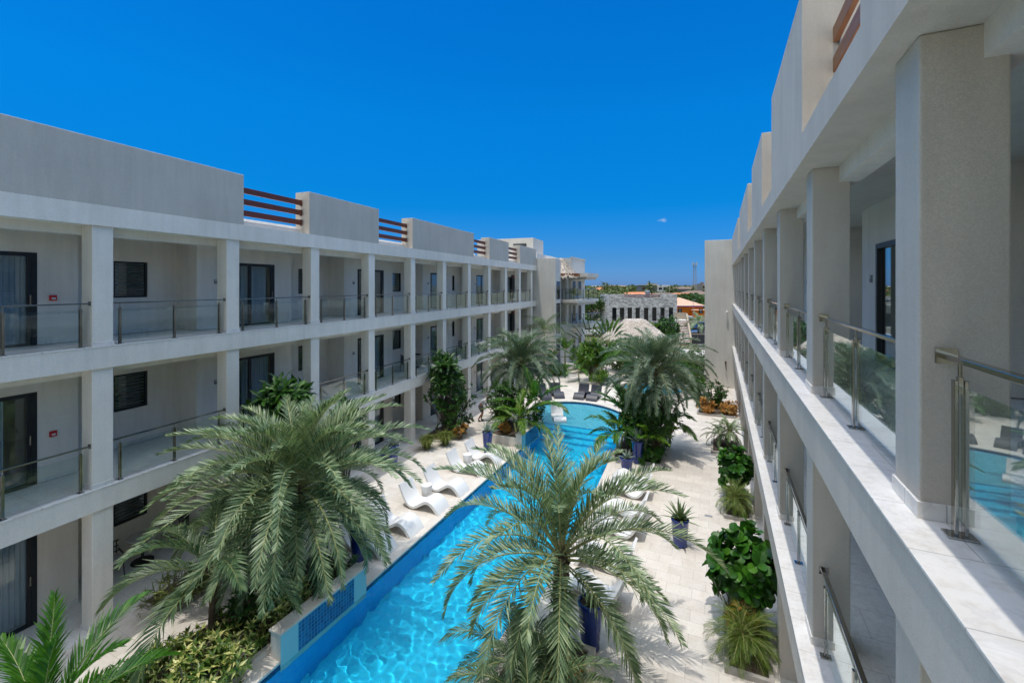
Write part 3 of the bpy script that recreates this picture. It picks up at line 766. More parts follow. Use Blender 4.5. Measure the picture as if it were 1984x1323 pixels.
def banana(name, x, y, zb, h, n, label, seed, blade=1.3, W_=.42, fan=None, stem=True, cat='banana plant', elr=(86,50), group=None, mat='banana', trad=.09):
    g = random.Random(seed); root = empty(name, (x,y,zb)); tag(root, label, cat, group)
    lf, rb, st = MB(), MB(), MB()
    st.tube([(0,0,-.05),(.02,.0,h*.5),(.0,.02,h)], [trad,trad*.8,trad*.55], 8)
    for i in range(n):
        f_ = (i+.5)/n
        if fan is None:
            az = i*2.39996+g.uniform(-.3,.3); e = R(elr[0]+(elr[1]-elr[0])*f_+g.uniform(-6,6)); dr = R(g.uniform(25,75))
        else:
            t = -1+2*f_; az = fan if t > 0 else fan+PI; e = R(90-abs(t)*62); dr = R(12)
        paddle(lf, rb, Vector((0,0,h*.92)), az, e, blade*g.uniform(.85,1.12), W_, dr, g, fan is None or g.random()<.5, .3 if fan is None else .48)
    st.build('trunk', M['greenstem'], root); cr = lf.build('crown', M[mat], root); rb.build('leaf_ribs', M['rachis'], cr); return root

# date palms
date_palm(-3.02, 8.85, 2.1, 3.25, 48, 'tall grey green feather palm in front, rising from the planter at the pool\'s right edge', M['palm'], 3, (.0,.05), .35, .15, 60, -14, 1.05, 62)
date_palm(-9.95, 7.85, 2.5, 3.5, 105, 'widest dense drooping feather palm in the planted bed left of the pool', M['palm'], 8, (.05,.25), .2, .17, 60, -34, .92, 66)
date_palm(-10.35, 23.4, 3.2, 3.0, 76, 'feather palm standing behind the far left planter near the dark loungers', M['palm_cool'], 21, (0,0), .3, .17, 62, -38, 1.1)
date_palm(-2.75, 21.5, 3.75, 3.0, 76, 'feather palm rising from the plant island beside the right end block', M['palm_cool'], 34, (.05,0), .3, .16, 62, -38, 1.1)
# soft palms
soft_palm('bottle_palm', -10.15, 6.15, .2, 1.3, 2.5, 11, 'low bottle palm with a short dark stump and arching fronds in the left bed', M['bottle'], 5, None, 44, .62, .032, (80,18), (70,110), 1, 0, 'palm', 35, .22, 'trunk', .11, .05, 40)
soft_palm('areca_palm', -8.75, 2.9, .1, 1.35, 1.8, 15, 'bright green palm at the lower left corner of the photo', M['bright'], 6, None, 34, .50, .034, (84,6), (25,70), 1, 0, 'palm', 30, .12, 'greenstem', .07, .1, 48)
soft_palm('areca_palm', -9.25, 20.5, .4, 1.25, 1.9, 18, 'yellow green areca palm in the far left planter above the mosaic wall', M['areca'], 7, None, 30, .55, .05, (82,0), (30,85), 3, .35, 'palm', 20, .2)
soft_palm('areca_palm', -8.95, 21.6, .4, 1.5, 2.1, 12, 'taller areca palm behind the yellow green one in the far left planter', M['bright'], 71, None, 28, .55, .055, (86,20), (20,70), 2, .3, 'palm', 20, .2)
soft_palm('areca_palm', -4.05, 22.0, .3, 1.7, 2.0, 12, 'upright broad frond palm at the pool edge of the right plant island', M['bright'], 72, None, 26, .62, .075, (87,25), (15,60), 2, .3, 'palm', 22, .15)
soft_palm('areca_palm', -4.25, 20.9, .2, .9, 1.9, 12, 'low palm arching over the water from the right plant island', M['bright'], 73, None, 28, .55, .06, (70,0), (50,95), 2, .25, 'palm', 20, .25)
soft_palm('areca_palm', -2.95, 6.9, .35, .75, 1.6, 22, 'fine feathered areca clump under the front palm at the bottom edge', M['bottle'], 74, None, 40, .42, .022, (75,5), (55,110), 4, .35, 'palm', 20, .25)
soft_palm('areca_palm', -3.45, 7.6, .35, .6, 1.5, 12, 'thin airy palm leaning over the water from the front right planter', M['bottle'], 75, None, 44, .44, .018, (70,15), (60,110), 2, .2, 'palm', 10, .22)
# shrubs of the left bed
shrub('variegated_shrub', -9.35, 5.0, .1, .45, (.85,1.45,.6), 330, 9, .16, .058, M['varieg'], 'mound of yellow variegated shrub at the bottom, left of the fountain wall', 40, 'shrub', None, PF_PTS, .5, .6)
shrub('variegated_shrub', -8.75, 4.9, .1, .35, (.6,1.5,.55), 260, 9, .16, .056, M['varieg'], 'lower yellow variegated shrub hanging to the pool kerb at the bottom', 41, 'shrub', None, PF_PTS, .5, .6)
shrub('variegated_shrub', -9.1, 7.0, .2, .55, (.6,.9,.5), 110, 8, .18, .06, M['varieg'], 'variegated shrub directly behind the fountain wall under the widest palm', 42, 'shrub', None, PF_PTS, .5, .6)
shrub('green_shrub', -9.75, 6.7, .1, .45, (.5,.8,.5), 80, 7, .17, .06, M['shrub'], 'dark green shrub between the bottle palm and the fountain wall', 153, 'shrub')
shrub('green_shrub', -10.1, 4.5, .1, .4, (.45,.9,.45), 80, 7, .16, .05, M['tree'], 'dull green shrub at the path edge of the variegated mound', 154, 'shrub')
shrub('green_shrub', -9.2, 8.5, .1, .45, (.6,.7,.45), 70, 7, .16, .06, M['shrub'], 'dark green shrub at the far end of the fountain wall', 43, 'shrub')
shrub('green_shrub', -11.9, 6.3, .05, .45, (.5,.9,.5), 70, 8, .30, .03, M['grassy'], 'grassy plant by the ground floor pillar behind the bottle palm', 44, 'shrub')
shrub('lobed_tree', -12.35, 9.6, .05, 3.95, (.85,.85,1.0), 85, 9, .52, .13, M['shrub'], 'dark glossy lobed leaf tree behind the widest palm, reaching the second floor railing', 45, 'tree', None, ((0,.1),(.3,.8),(.5,.6),(.7,1),(1,0)), .3, .8)
shrub('green_shrub', -11.6, 11.2, .05, 3.1, (.8,.8,1.0), 90, 8, .24, .09, M['shrub'], 'leafy dark tree right of the lobed tree at the left facade', 46, 'tree')
# tall facade shrub bed on the left
fac = [(-12.75,19.1,3.3,(.75,.8,.95),60,.50,.13,'lobed upper leaves'),]
shrub('lobed_tree', -12.85, 19.3, .1, 3.25, (.95,.95,1.0), 95, 9, .46, .12, M['shrub'], 'tallest bright lobed leaf tree against the left facade beyond the blue pot', 47, 'tree', None, ((0,.1),(.3,.8),(.5,.6),(.7,1),(1,0)), .3, .8)
shrub('green_tree', -12.7, 19.6, .1, 2.0, (1.3,1.3,1.15), 230, 8, .22, .09, M['shrub'], 'round glossy green tree below the lobed tree on the left facade', 48, 'tree', None, PF_PTS, .45, .4)
shrub('green_shrub', -12.35, 19.6, .1, .7, (1.0,1.2,.6), 110, 8, .18, .08, M['shrub'], 'dark low shrub at the foot of the facade trees', 49, 'shrub')
shrub('croton_shrub', -11.9, 19.3, .08, .45, (.45,.5,.35), 40, 8, .20, .07, M['croton'], 'orange croton at the foot of the facade trees on the left', 50, 'shrub')
g_ = random.Random(9); gm = MB()
for i in range(420):
    a = g_.uniform(0,2*PI); frondp = Vector((g_.gauss(0,.06), g_.gauss(0,.06), 0))
    e = R(g_.uniform(55,88)); L_ = g_.uniform(.6,1.0); d = V3(a,e); p1 = frondp + d*L_*.6; d2 = V3(a, e-R(g_.uniform(60,110))); p2 = p1 + d2*L_*.45
    s = Vector((-math.sin(a), math.cos(a), 0))*.011
    n0 = len(gm.v); gm.v += [tuple(frondp-s),tuple(frondp+s),tuple(p1+s),tuple(p1-s),tuple(p2)]; gm.f += [(n0,n0+1,n0+2,n0+3),(n0+3,n0+2,n0+4)]
for x, y, lb in ((-12.55,17.4,'tuft of fountain grass at the near end of the facade bed'),(-12.05,18.2,'second tuft of fountain grass beside the orange croton')):
    o = empty('grass_tuft', (x,y,.06)); tag(o, lb, 'grass tuft'); gm.build('blades', M['grassy'], o)
# far left planter and right island shrubs
shrub('green_shrub', -10.5, 21.5, .2, 1.6, (1.15,1.0,1.4), 210, 7, .28, .08, M['shrub'], 'tall leafy shrub at the person\'s side of the far left planter', 51, 'shrub')
shrub('croton_shrub', -9.75, 20.2, .35, .6, (.35,.4,.3), 30, 8, .18, .06, M['croton'], 'small orange croton behind the blue pot at the far left planter', 52, 'shrub')
shrub('green_shrub', -8.9, 22.5, .2, 1.0, (.5,.5,.8), 60, 7, .16, .07, M['shrub'], 'dark shrub between the far left planter and the curved pool end', 53, 'shrub')
shrub('green_tree', -2.7, 21.3, .1, 1.6, (1.2,1.15,1.65), 340, 7, .30, .085, M['shrub'], 'dense dark column of foliage under the right island palm', 54, 'shrub', None, PF_PTS, .4, .2, .45)
shrub('green_shrub', -2.65, 20.35, .05, .4, (.6,.45,.4), 60, 8, .15, .07, M['fig'], 'low bright shrub at the foot of the right plant island', 55, 'shrub')
shrub('green_shrub', -3.7, 22.2, .05, 1.35, (.9,1.1,1.4), 190, 7, .32, .09, M['shrub'], 'tall shrub on the water side of the right plant island', 56, 'shrub', None, PF_PTS, .4, .2, .45)
shrub('croton_shrub', -2.55, 8.0, .35, .45, (.3,.35,.25), 26, 8, .22, .045, M['croton'], 'red orange croton beside the dark blue pot under the front palm', 57, 'shrub')
# right hand beds along the building
shrub('fiddle_leaf_bush', .52, 11.45, .1, 1.35, (.80,.85,.95), 120, 8, .25, .19, M['fig'], 'largest round glossy big leaf bush in the nearest right bed', 60, 'bush', 'big leaf bushes along the right wing', PF_ROUND, .55, .5, .2, .12)
shrub('fiddle_leaf_bush', .55, 18.1, .1, 1.15, (.68,.7,.72), 95, 8, .22, .17, M['fig'], 'smaller round glossy big leaf bush in the second right bed', 61, 'bush', 'big leaf bushes along the right wing', PF_ROUND, .55, .5, .2, .12)
soft_palm('pygmy_palm', .52, 10.45, .1, .55, .85, 80, 'feathery light green pygmy palm in front of the largest big leaf bush', M['pygmy'], 62, 'pygmy palms in the right beds', 22, .25, .0075, (82,-25), (50,100), 2, .12, 'palm', 20, .15, 'trunk', .03)
soft_palm('pygmy_palm', .55, 16.95, .1, .5, .75, 74, 'feathery pygmy palm in front of the smaller big leaf bush', M['pygmy'], 63, 'pygmy palms in the right beds', 22, .23, .0075, (82,-25), (50,100), 2, .12, 'palm', 20, .15, 'trunk', .03)
soft_palm('pygmy_palm', .25, 23.6, .1, .85, .95, 52, 'darker bushy pygmy palm farthest along the right wing', M['palm'], 64, 'pygmy palms in the right beds', 30, .24, .018, (84,-30), (50,100), 3, .3, 'palm', 20, .15, 'trunk', .04)
shrub('croton_shrub', .45, 10.95, .08, .62, (.3,.25,.25), 22, 8, .2, .075, M['croton'], 'yellow croton tucked under the largest big leaf bush', 65, 'shrub')
shrub('croton_shrub', -.72, 29.4, .05, .5, (.55,.5,.5), 60, 8, .26, .085, M['croton'], 'left orange croton of the pair before the right end block', 66, 'shrub')
shrub('croton_shrub', .55, 29.6, .05, .45, (.6,.5,.45), 60, 8, .26, .085, M['croton'], 'right orange croton of the pair before the right end block', 67, 'shrub')
shrub('green_shrub', -.35, 30.8, .05, .9, (1.1,.7,.85), 130, 8, .26, .08, M['shrub'], 'broad green shrub behind the croton pair at the right end block', 68, 'shrub')
shrub('green_shrub', -1.5, 33.0, .05, 1.1, (.7,.8,1.0), 90, 8, .3, .07, M['bright'], 'taller green shrub left of the right end block', 69, 'shrub')
# raised beds: stone kerb and soil
def bed(x0, x1, y0, y1, h, label, kerb=.09, mat='concrete', rz=0, org=(0,0)):
    root = empty('planting_bed', (org[0],org[1],0), rz); tag(root, label, 'planting bed')
    k = MB(); k.box(x0,x1,y0,y0+kerb,.0,h); k.box(x0,x1,y1-kerb,y1,.0,h); k.box(x0,x0+kerb,y0+kerb,y1-kerb,0,h); k.box(x1-kerb,x1,y0+kerb,y1-kerb,0,h)
    k.build('kerb', M[mat], root); s_ = MB(); nx, ny = max(2,int((x1-x0)/.09)), max(2,int((y1-y0)/.09)); gg = random.Random(int(x0*100))
    vs = [[(x0+kerb+(x1-x0-2*kerb)*i/nx, y0+kerb+(y1-y0-2*kerb)*j/ny, h*.7+gg.uniform(-.015,.03)) for i in range(nx+1)] for j in range(ny+1)]
    for j in range(ny):
        for i in range(nx): s_.quad(vs[j][i],vs[j][i+1],vs[j+1][i+1],vs[j+1][i])
    s_.build('soil', M['soil'], root); return root
bed(.10, .98, 9.9, 12.6, .11, 'stone edged bed with the largest big leaf bush beside the right wing')
bed(.14, 1.0, 16.45, 19.0, .11, 'stone edged bed with the smaller big leaf bush beside the right wing')
bed(-.35, .95, 22.6, 24.6, .11, 'stone edged bed of the farthest pygmy palm beside the right wing')
bed(-1.2, .9, 29.0, 31.8, .11, 'planting bed with the croton pair before the right end block')
bed(-12.25, -11.1, 19.3, 22.3, .1, 'low kerbed bed of the facade trees on the left', .07, 'coping', LROT)
bed(-12.25, -11.2, 6.9, 9.2, .1, 'low kerbed bed beside the ground floor pillar on the left', .07, 'concrete', LROT)
bed(-4.4, -2.25, 20.1, 24.2, .05, 'bed of the right plant island beside the pool', .08, 'coping')
bed(-10.6, -8.62, 2.0, 9.3, .12, 'long planted bed left of the pool holding the widest palm', .12, 'coping')
# raised planter walls with mosaic fountains at the pool edge
def fountain(x, y0, y1, h, label, sgn=1, flip=False, depth=1.6):
    """wall along y; its pool face at x; sgn=+1 pool lies at +x"""
    root = empty('planter_wall', (x, y0, 0)); tag(root, label, 'planter wall')
    L_ = y1-y0; X_ = lambda d: -sgn*d
    MB().box(X_(0), X_(.30), 0, L_, -.3, h-.05).build('wall', M['coping'], root)
    MB().box(X_(-.02), X_(.34), -.02, L_+.02, h-.05, h).build('coping', M['coping'], root, bevel=.008)
    p = min(.42, L_*.2)
    for a, b in ((0.0,p),(L_-p,L_)): MB().box(X_(-.012), X_(0), a, b, -.10, h-.05).build('panel', M['aqua_panel'], root)
    MB().box(X_(-.010), X_(0), p, L_-p, -.10, h-.05).build('mosaic_panel', M['mosaic'], root)
    if depth: 
        MB().box(X_(.30), X_(depth), .0, .12, 0, h-.2).build('side_wall', M['coping'], root); MB().box(X_(.30), X_(depth), L_-.12, L_, 0, h-.2).build('side_wall', M['coping'], root)
        MB().box(X_(depth-.12), X_(depth), .12, L_-.12, 0, h-.2).build('rear_wall', M['coping'], root)
        MB().box(X_(.30), X_(depth-.12), .12, L_-.12, 0, h-.25).build('soil', M['soil'], root)
    return root
fountain(-8.22, 6.3, 8.75, .58, 'raised fountain wall with blue mosaic at the pool\'s near left edge', 1, False, 0)
fountain(-8.56, 19.45, 22.0, .62, 'far left planter wall with aqua panel and mosaic at the pool edge', 1, False, 2.0)
fountain(-4.03, 5.0, 8.95, .58, 'weathered stone planter wall of the front palm at the pool\'s right edge', -1, False, 1.75)

# ------------------------------------------------------------------ blue pots
pot(-12.62, 15.05, .98, .17, .23, 'tall blue pot with a pale agave at the left building\'s shade edge', 80, 'agave', .48, .075, 28, plabel='pale spiky agave in the tall pot at the left shade edge')
pot(-13.15, 15.2, .55, .2, .26, 'short dark blue pot beside the slatted chair on the left', 81, 'grassy', .35, .03, 40, plabel='yellow green spiky plant in the short pot beside the slatted chair')
pot(-9.80, 18.3, .98, .17, .24, 'tall blue pot before the far left planter wall', 82, 'agave', .55, .07, 30, plabel='agave in the pot before the far left planter wall')
pot(-9.30, 9.6, .98, .18, .25, 'tall blue pot beside the nearest pair of white loungers', 83, 'agave_green', .45, .07, 22, plabel='agave under the widest palm beside the nearest white loungers')
pot(-3.25, 20.0, .98, .18, .24, 'tall blue pot of the pair below the right plant island', 84, 'agave', .6, .085, 30, plabel='larger agave in the tall pot below the right plant island')
pot(-3.52, 18.95, .55, .2, .27, 'short blue pot of the pair below the right plant island', 85, 'agave', .42, .075, 18, plabel='smaller whitish agave in the short pot below the right plant island')
pot(-1.06, 14.2, .80, .2, .25, 'blue pot standing alone on the right paving', 86, 'agave_green', .60, .085, 28, plabel='big green agave in the lone pot on the right paving')
pot(-2.52, 9.40, .98, .2, .26, 'dark blue pot behind the trunk of the front palm', 87, 'agave_green', .3, .05, 8, plabel='small agave in the dark pot behind the front palm trunk')

# ------------------------------------------------------------------ loungers and drum tables
def catmull(pts, k=6):
    out = []
    for i in range(len(pts)-1):
        p0, p1, p2, p3 = pts[max(i-1,0)], pts[i], pts[i+1], pts[min(i+2,len(pts)-1)]
        for j in range(k):
            t = j/k; out.append(tuple(.5*((2*b)+(-a+c)*t+(2*a-5*b+4*c-d)*t*t+(-a+3*b-3*c+d)*t**3) for a,b,c,d in zip(p0,p1,p2,p3)))
    out.append(pts[-1]); return out
def lounger_mesh(wd=.74, th=.085):
    cl = catmull([(0,.78),(.13,.50),(.27,.27),(.42,.135),(.60,.13),(.80,.24),(1.0,.355),(1.18,.375),(1.36,.29),(1.50,.15),(1.60,.0)])
    mb = MB(); top, bot = [], []
    for i, (x, z) in enumerate(cl):
        a = cl[max(i-1,0)]; b = cl[min(i+1,len(cl)-1)]; dx, dz = b[0]-a[0], b[1]-a[1]; l = math.hypot(dx,dz) or 1
        nx, nz = -dz/l, dx/l
        top.append((x, z)); t_ = th*(.75+.5*min(1, i/len(cl)*1.2)); bot.append((x-nx*t_, max(0.0, z-nz*t_)))
    for i in range(len(cl)-1):
        (x0,z0),(x1,z1) = top[i], top[i+1]; (u0,w0),(u1,w1) = bot[i], bot[i+1]
        y0, y1 = -wd/2, wd/2
        mb.quad((x0,y0,z0),(x1,y0,z1),(x1,y1,z1),(x0,y1,z0)); mb.quad((u0,y1,w0),(u1,y1,w1),(u1,y0,w1),(u0,y0,w0))
        mb.quad((u0,y0,w0),(u1,y0,w1),(x1,y0,z1),(x0,y0,z0)); mb.quad((x0,y1,z0),(x1,y1,z1),(u1,y1,w1),(u0,y1,w0))
    (x,z),(u,w_) = top[0], bot[0]; mb.quad((x,-wd/2,z),(x,wd/2,z),(u,wd/2,w_),(u,-wd/2,w_))
    (x,z),(u,w_) = top[-1], bot[-1]; mb.quad((x,-wd/2,z),(u,-wd/2,w_),(u,wd/2,w_),(x,wd/2,z))
    return mb
def merged(o):
    b = bmesh.new(); b.from_mesh(o.data); bmesh.ops.remove_doubles(b, verts=b.verts, dist=1e-5); bmesh.ops.recalc_face_normals(b, faces=b.faces)
    b.to_mesh(o.data); b.free(); m = o.modifiers.new('bevel','BEVEL'); m.width = .014; m.segments = 3; m.limit_method = 'ANGLE'; m.angle_limit = R(50)
    for p in o.data.polygons: p.use_smooth = True
    try: o.data.set_sharp_from_angle(angle=R(40))
    except Exception: pass
    return o
lw_ = merged(lounger_mesh().build('sun_lounger', M['white_plastic'])); ldk = merged(lounger_mesh().build('sun_lounger', M['dark_plastic']))
LG = []
def lay(src, x, y, rz, label, group, z=.004, first=[0]):
    o = src if not src.get('label') else src.copy()
    if o is not src: col.objects.link(o)
    o.location = (x,y,z); o.rotation_euler = (0,0,R(rz)); tag(o, label, 'sun lounger', group); return o
gw, gr, gd = 'white loungers left of the pool', 'white loungers right of the pool', 'dark loungers at the far end of the pool'
lay(lw_, -10.25, 10.15, 1, 'white curved lounger nearest the camera, left of the pool beside a blue pot', gw)
lay(lw_, -10.2, 11.35, 2, 'white curved lounger second from the camera, left of the pool, under palm fronds', gw)
lay(lw_, -10.2, 12.85, 2, 'white curved lounger in front of the drum table, middle pair left of the pool', gw)
lay(lw_, -10.2, 14.25, 2, 'white curved lounger behind the drum table, middle pair left of the pool', gw)
lay(lw_, -10.35, 16.05, 2, 'white curved lounger nearer in the farthest pair, left of the pool', gw)
lay(lw_, -10.3, 17.45, 2, 'white curved lounger last in the row, left of the pool toward the far planter', gw)
lay(lw_, -2.35, 17.85, 180, 'white curved lounger just below the blue pot pair, right of the pool', gr)
lay(lw_, -2.3, 16.85, 180, 'white curved lounger nearer in the farthest right pair, half behind fronds', gr)
lay(lw_, -2.2, 15.35, 180, 'white curved lounger behind the drum table, middle pair right of the pool', gr)
lay(lw_, -2.15, 14.1, 180, 'white curved lounger in front of the drum table, middle pair right of the pool', gr)
lay(lw_, -2.1, 12.3, 180, 'white curved lounger farther in the near right pair, behind the front palm', gr)
lay(lw_, -2.05, 10.95, 180, 'white curved lounger nearest the camera, right of the pool behind the front palm', gr)
lay(lw_, -9.05, 25.9, -62, 'white curved lounger standing in the shallow pool water', 'lounger in the water', -.335)
lay(ldk, -8.70, 30.85, -90, 'dark lounger left of the black drum table, facing the camera squarely', gd)
lay(ldk, -7.80, 30.85, -90, 'dark lounger right of the black drum table, half behind palm fronds', gd)
lay(ldk, -11.55, 29.55, -52, 'leftmost dark lounger at the far pool end, turned toward the pool', gd)
lay(ldk, -10.75, 30.35, -58, 'second dark lounger from the left, turned toward the pool', gd)
def drum(x, y, mat, label, group, h=.42, r=.21):
    o = MB().lathe([(0,0),(r*.82,0),(r*.84,.02),(r*.98,h*.9),(r,h*.95),(r*.99,h),(r*.93,h),(r*.92,h-.012),(0,h-.012)], 30).build('drum_table', mat, None, (x,y,.004), smooth=True)
    try: o.data.set_sharp_from_angle(angle=R(35))
    except Exception: pass
    return tag(o, label, 'side table', group)
gt = 'drum side tables between loungers'
drum(-9.80, 13.55, M['white_plastic'], 'white drum table in the middle lounger pair left of the pool', gt)
drum(-9.95, 16.75, M['white_plastic'], 'white drum table in the farthest lounger pair left of the pool', gt)
drum(-2.75, 17.35, M['white_plastic'], 'white drum table just below the blue pot pair on the right', gt)
drum(-2.65, 14.72, M['white_plastic'], 'white drum table in the middle lounger pair right of the pool', gt)
drum(-8.25, 30.1, M['dark_plastic'], 'black drum table between the two squarely facing dark loungers', gt)
drum(-10.85, 29.4, M['dark_plastic'], 'black drum table between the two turned dark loungers', gt)

# ------------------------------------------------------------------ middle distance planting
shrub('lobed_tree', -9.55, 35.6, .05, 2.4, (1.0,1.0,1.1), 70, 8, .5, .12, M['areca'], 'yellow green shrub in the centre bed before the thatched hut', 120, 'shrub', None, ((0,.1),(.3,.8),(.5,.6),(.7,1),(1,0)), .3, .8)
soft_palm('areca_palm', -8.75, 36.2, .05, 1.0, 2.2, 22, 'tall dark green palm clump right of the yellow green centre shrub', M['bright'], 121, None, 30, .75, .075, (88,45), (10,45), 4, .5, 'palm', 20, .2, 'bark', .07)
soft_palm('areca_palm', -10.3, 34.9, .05, .9, 1.5, 9, 'small arching palm at the path side of the centre bed', M['bright'], 122, None, 24, .5, .05, (70,5), (50,90), 1, 0, 'palm', 20, .2)
shrub('green_shrub', -8.4, 34.6, .05, .6, (1.0,.7,.6), 90, 7, .26, .09, M['areca'], 'low bright shrub at the near edge of the centre bed', 123, 'shrub')
shrub('croton_shrub', -9.1, 36.4, .05, 1.3, (.6,.6,.8), 60, 7, .3, .08, M['croton'], 'reddish brown shrub inside the centre bed', 124, 'shrub')
shrub('green_shrub', -2.2, 37.6, .05, 1.3, (1.5,1.3,1.35), 230, 7, .26, .08, M['tree'], 'nearest rounded bush left of the right end block', 139, 'bush')
shrub('green_shrub', -4.9, 38.9, .05, 1.2, (1.7,1.0,1.2), 220, 7, .28, .08, M['tree'], 'rounded bush behind the far small pool', 141, 'bush')
shrub('green_shrub', -6.6, 38.2, .05, 1.0, (1.0,1.0,1.1), 120, 7, .32, .09, M['bright'], 'upright bright shrub left of the far small pool', 142, 'bush')
shrub('green_shrub', -1.6, 44.6, .05, .9, (2.0,1.6,1.2), 220, 7, .3, .09, M['tree'], 'bush before the dark gate', 143, 'bush')
shrub('green_shrub', -9.6, 47.5, .05, 1.0, (2.6,1.4,1.2), 220, 7, .4, .12, M['banana'], 'leafy band at the foot of the thatched roof', 144, 'bush')
shrub('green_shrub', -1.7, 34.4, .05, 1.0, (1.2,1.0,1.1), 150, 7, .26, .08, M['tree'], 'bush beside the far small pool at the right end block', 145, 'bush')
shrub('green_shrub', -2.3, 36.0, .05, 1.1, (1.0,.9,1.2), 130, 7, .26, .08, M['bright'], 'bright bush behind the far small pool at the right end block', 146, 'bush')
shrub('green_shrub', -10.5, 38.6, .05, 1.1, (1.0,.9,1.1), 120, 8, .34, .10, M['banana'], 'bright leafy shrub between the centre bed and the traveller palms', 147, 'shrub')
soft_palm('areca_palm', -11.5, 39.4, .05, .8, 2.0, 14, 'yellow green palm clump on the path before the balcony building', M['areca'], 148, None, 26, .55, .05, (85,20), (20,70), 3, .4, 'palm', 20, .2)
soft_palm('areca_palm', -3.15, 20.6, .1, 1.1, 1.7, 14, 'leafy palm clump right behind the blue pot pair', M['areca'], 149, None, 26, .5, .055, (85,5), (30,85), 3, .35, 'palm', 20, .2)
soft_palm('areca_palm', -2.2, 22.4, .1, 1.3, 1.6, 12, 'leafy palm on the building side of the right plant island', M['bright'], 152, None, 26, .5, .055, (80,0), (40,90), 2, .3, 'palm', 20, .2)
banana('banana_plant', -12.3, 37.4, .05, 2.0, 7, 'banana plant with paddle leaves in front of the stair tower', 125, 1.5, .5)
banana('banana_plant', -13.1, 36.2, .05, 1.3, 8, 'lower banana plant left of the paddle leaved one at the stair tower', 126, 1.2, .42)
shrub('green_shrub', -12.6, 36.6, .05, .6, (1.4,.9,.6), 120, 7, .28, .09, M['banana'], 'leafy undergrowth below the banana plants at the stair tower', 127, 'shrub')
soft_palm('weeping_palm', -13.55, 35.6, .05, 3.6, 2.6, 14, 'weeping soft green palm against the stair tower', M['bottle'], 128, None, 46, .8, .02, (88,45), (70,125), 1, 0, 'palm', 0, .6, 'greenstem', .08, .3)
banana('travellers_palm', -11.6, 43.0, .05, 1.8, 11, 'fan shaped traveller palm left of the thatched hut', 129, 2.9, .5, R(20), True, 'traveller palm')
banana('travellers_palm', -10.2, 44.8, .05, 2.0, 9, 'narrower traveller palm touching the thatched roof', 130, 2.9, .5, R(50), True, 'traveller palm')
shrub('green_shrub', -11.4, 40.6, .05, 1.2, (1.5,1.2,1.1), 130, 7, .4, .12, M['banana'], 'dark leafy clump under the traveller palms', 131, 'shrub')
shrub('green_shrub', -14.6, 40.2, .05, .9, (.8,.9,.9), 70, 7, .3, .09, M['shrub'], 'dark shrub at the foot of the balcony building', 132, 'shrub')
shrub('green_shrub', -8.0, 40.6, .05, 1.0, (2.4,1.3,1.05), 240, 7, .32, .09, M['tree'], 'wide hedge in front of the thatched hut', 133, 'hedge')
shrub('green_shrub', -3.9, 42.2, .05, 1.1, (1.7,1.4,1.25), 240, 7, .28, .08, M['tree'], 'rounded light green bush below the outdoor stairs', 134, 'bush')
shrub('green_shrub', -2.3, 40.3, .05, 1.05, (1.2,1.2,1.2), 160, 7, .28, .08, M['tree'], 'rounded bush against the right end block', 135, 'bush')
shrub('broadleaf_tree', -5.7, 56.2, .05, 2.6, (1.9,1.4,1.5), 170, 7, .55, .17, M['shrub'], 'large leaf tree between the thatched hut and the outdoor stairs', 136, 'tree', None, PF_PTS, .4, .4)
banana('banana_plant', -7.2, 55.6, .05, 2.1, 7, 'banana plant just right of the thatched roof', 137, 1.9, .5)
soft_palm('coconut_palm', -2.55, 66.0, .05, 2.6, 2.4, 14, 'small palm over the parked cars beside the end block', M['palm'], 138, None, 26, .7, .06, (80,-20), (50,95), 1, 0, 'palm', 10, .3, 'trunk', .09)
def canopy_tree(x, y, h, spread, label, seed, mat='tree', n=700, ls=.35, cat='tree', group=None, name='shade_tree'):
    g = random.Random(seed); root = empty(name, (x,y,0)); tag(root, label, cat, group)
    st = MB(); hubs = []
    for k in range(6):
        a = k*2.4+g.uniform(-.4,.4); r_ = spread*g.uniform(.35,.8); e = Vector((r_*math.cos(a), r_*math.sin(a), h*g.uniform(.72,.9)))
        hubs.append(e); st.tube([(0,0,-.05),(g.uniform(-.1,.1),g.uniform(-.1,.1),h*.3),tuple(e*.6+Vector((0,0,h*.12))),tuple(e)], [h*.045,h*.038,h*.02,h*.008], 7)
    st.build('trunk', M['bark'], root)
    lf = MB()
    for i in range(n):
        hb = hubs[g.randrange(6)]; q = Vector((g.gauss(0,.42),g.gauss(0,.42),g.gauss(0,.30)))
        p = Vector((hb.x+q.x*spread*.75, hb.y+q.y*spread*.75, hb.z+q.z*h*.32)); d = V3(g.uniform(0,6.28), g.uniform(-.6,1.2)); nr = Vector((g.uniform(-1,1),g.uniform(-1,1),g.uniform(.2,1)))
        leaf(lf, p, d, nr, ls*g.uniform(.6,1.3), ls*.6, .15, .2, PF_PTS)
    lf.build('crown', M[mat], root); return root
canopy_tree(-19.0, 73.5, 5.6, 3.6, 'wide flat crowned tree between the balcony building and the stone building', 140, 'tree', 2600, .42)

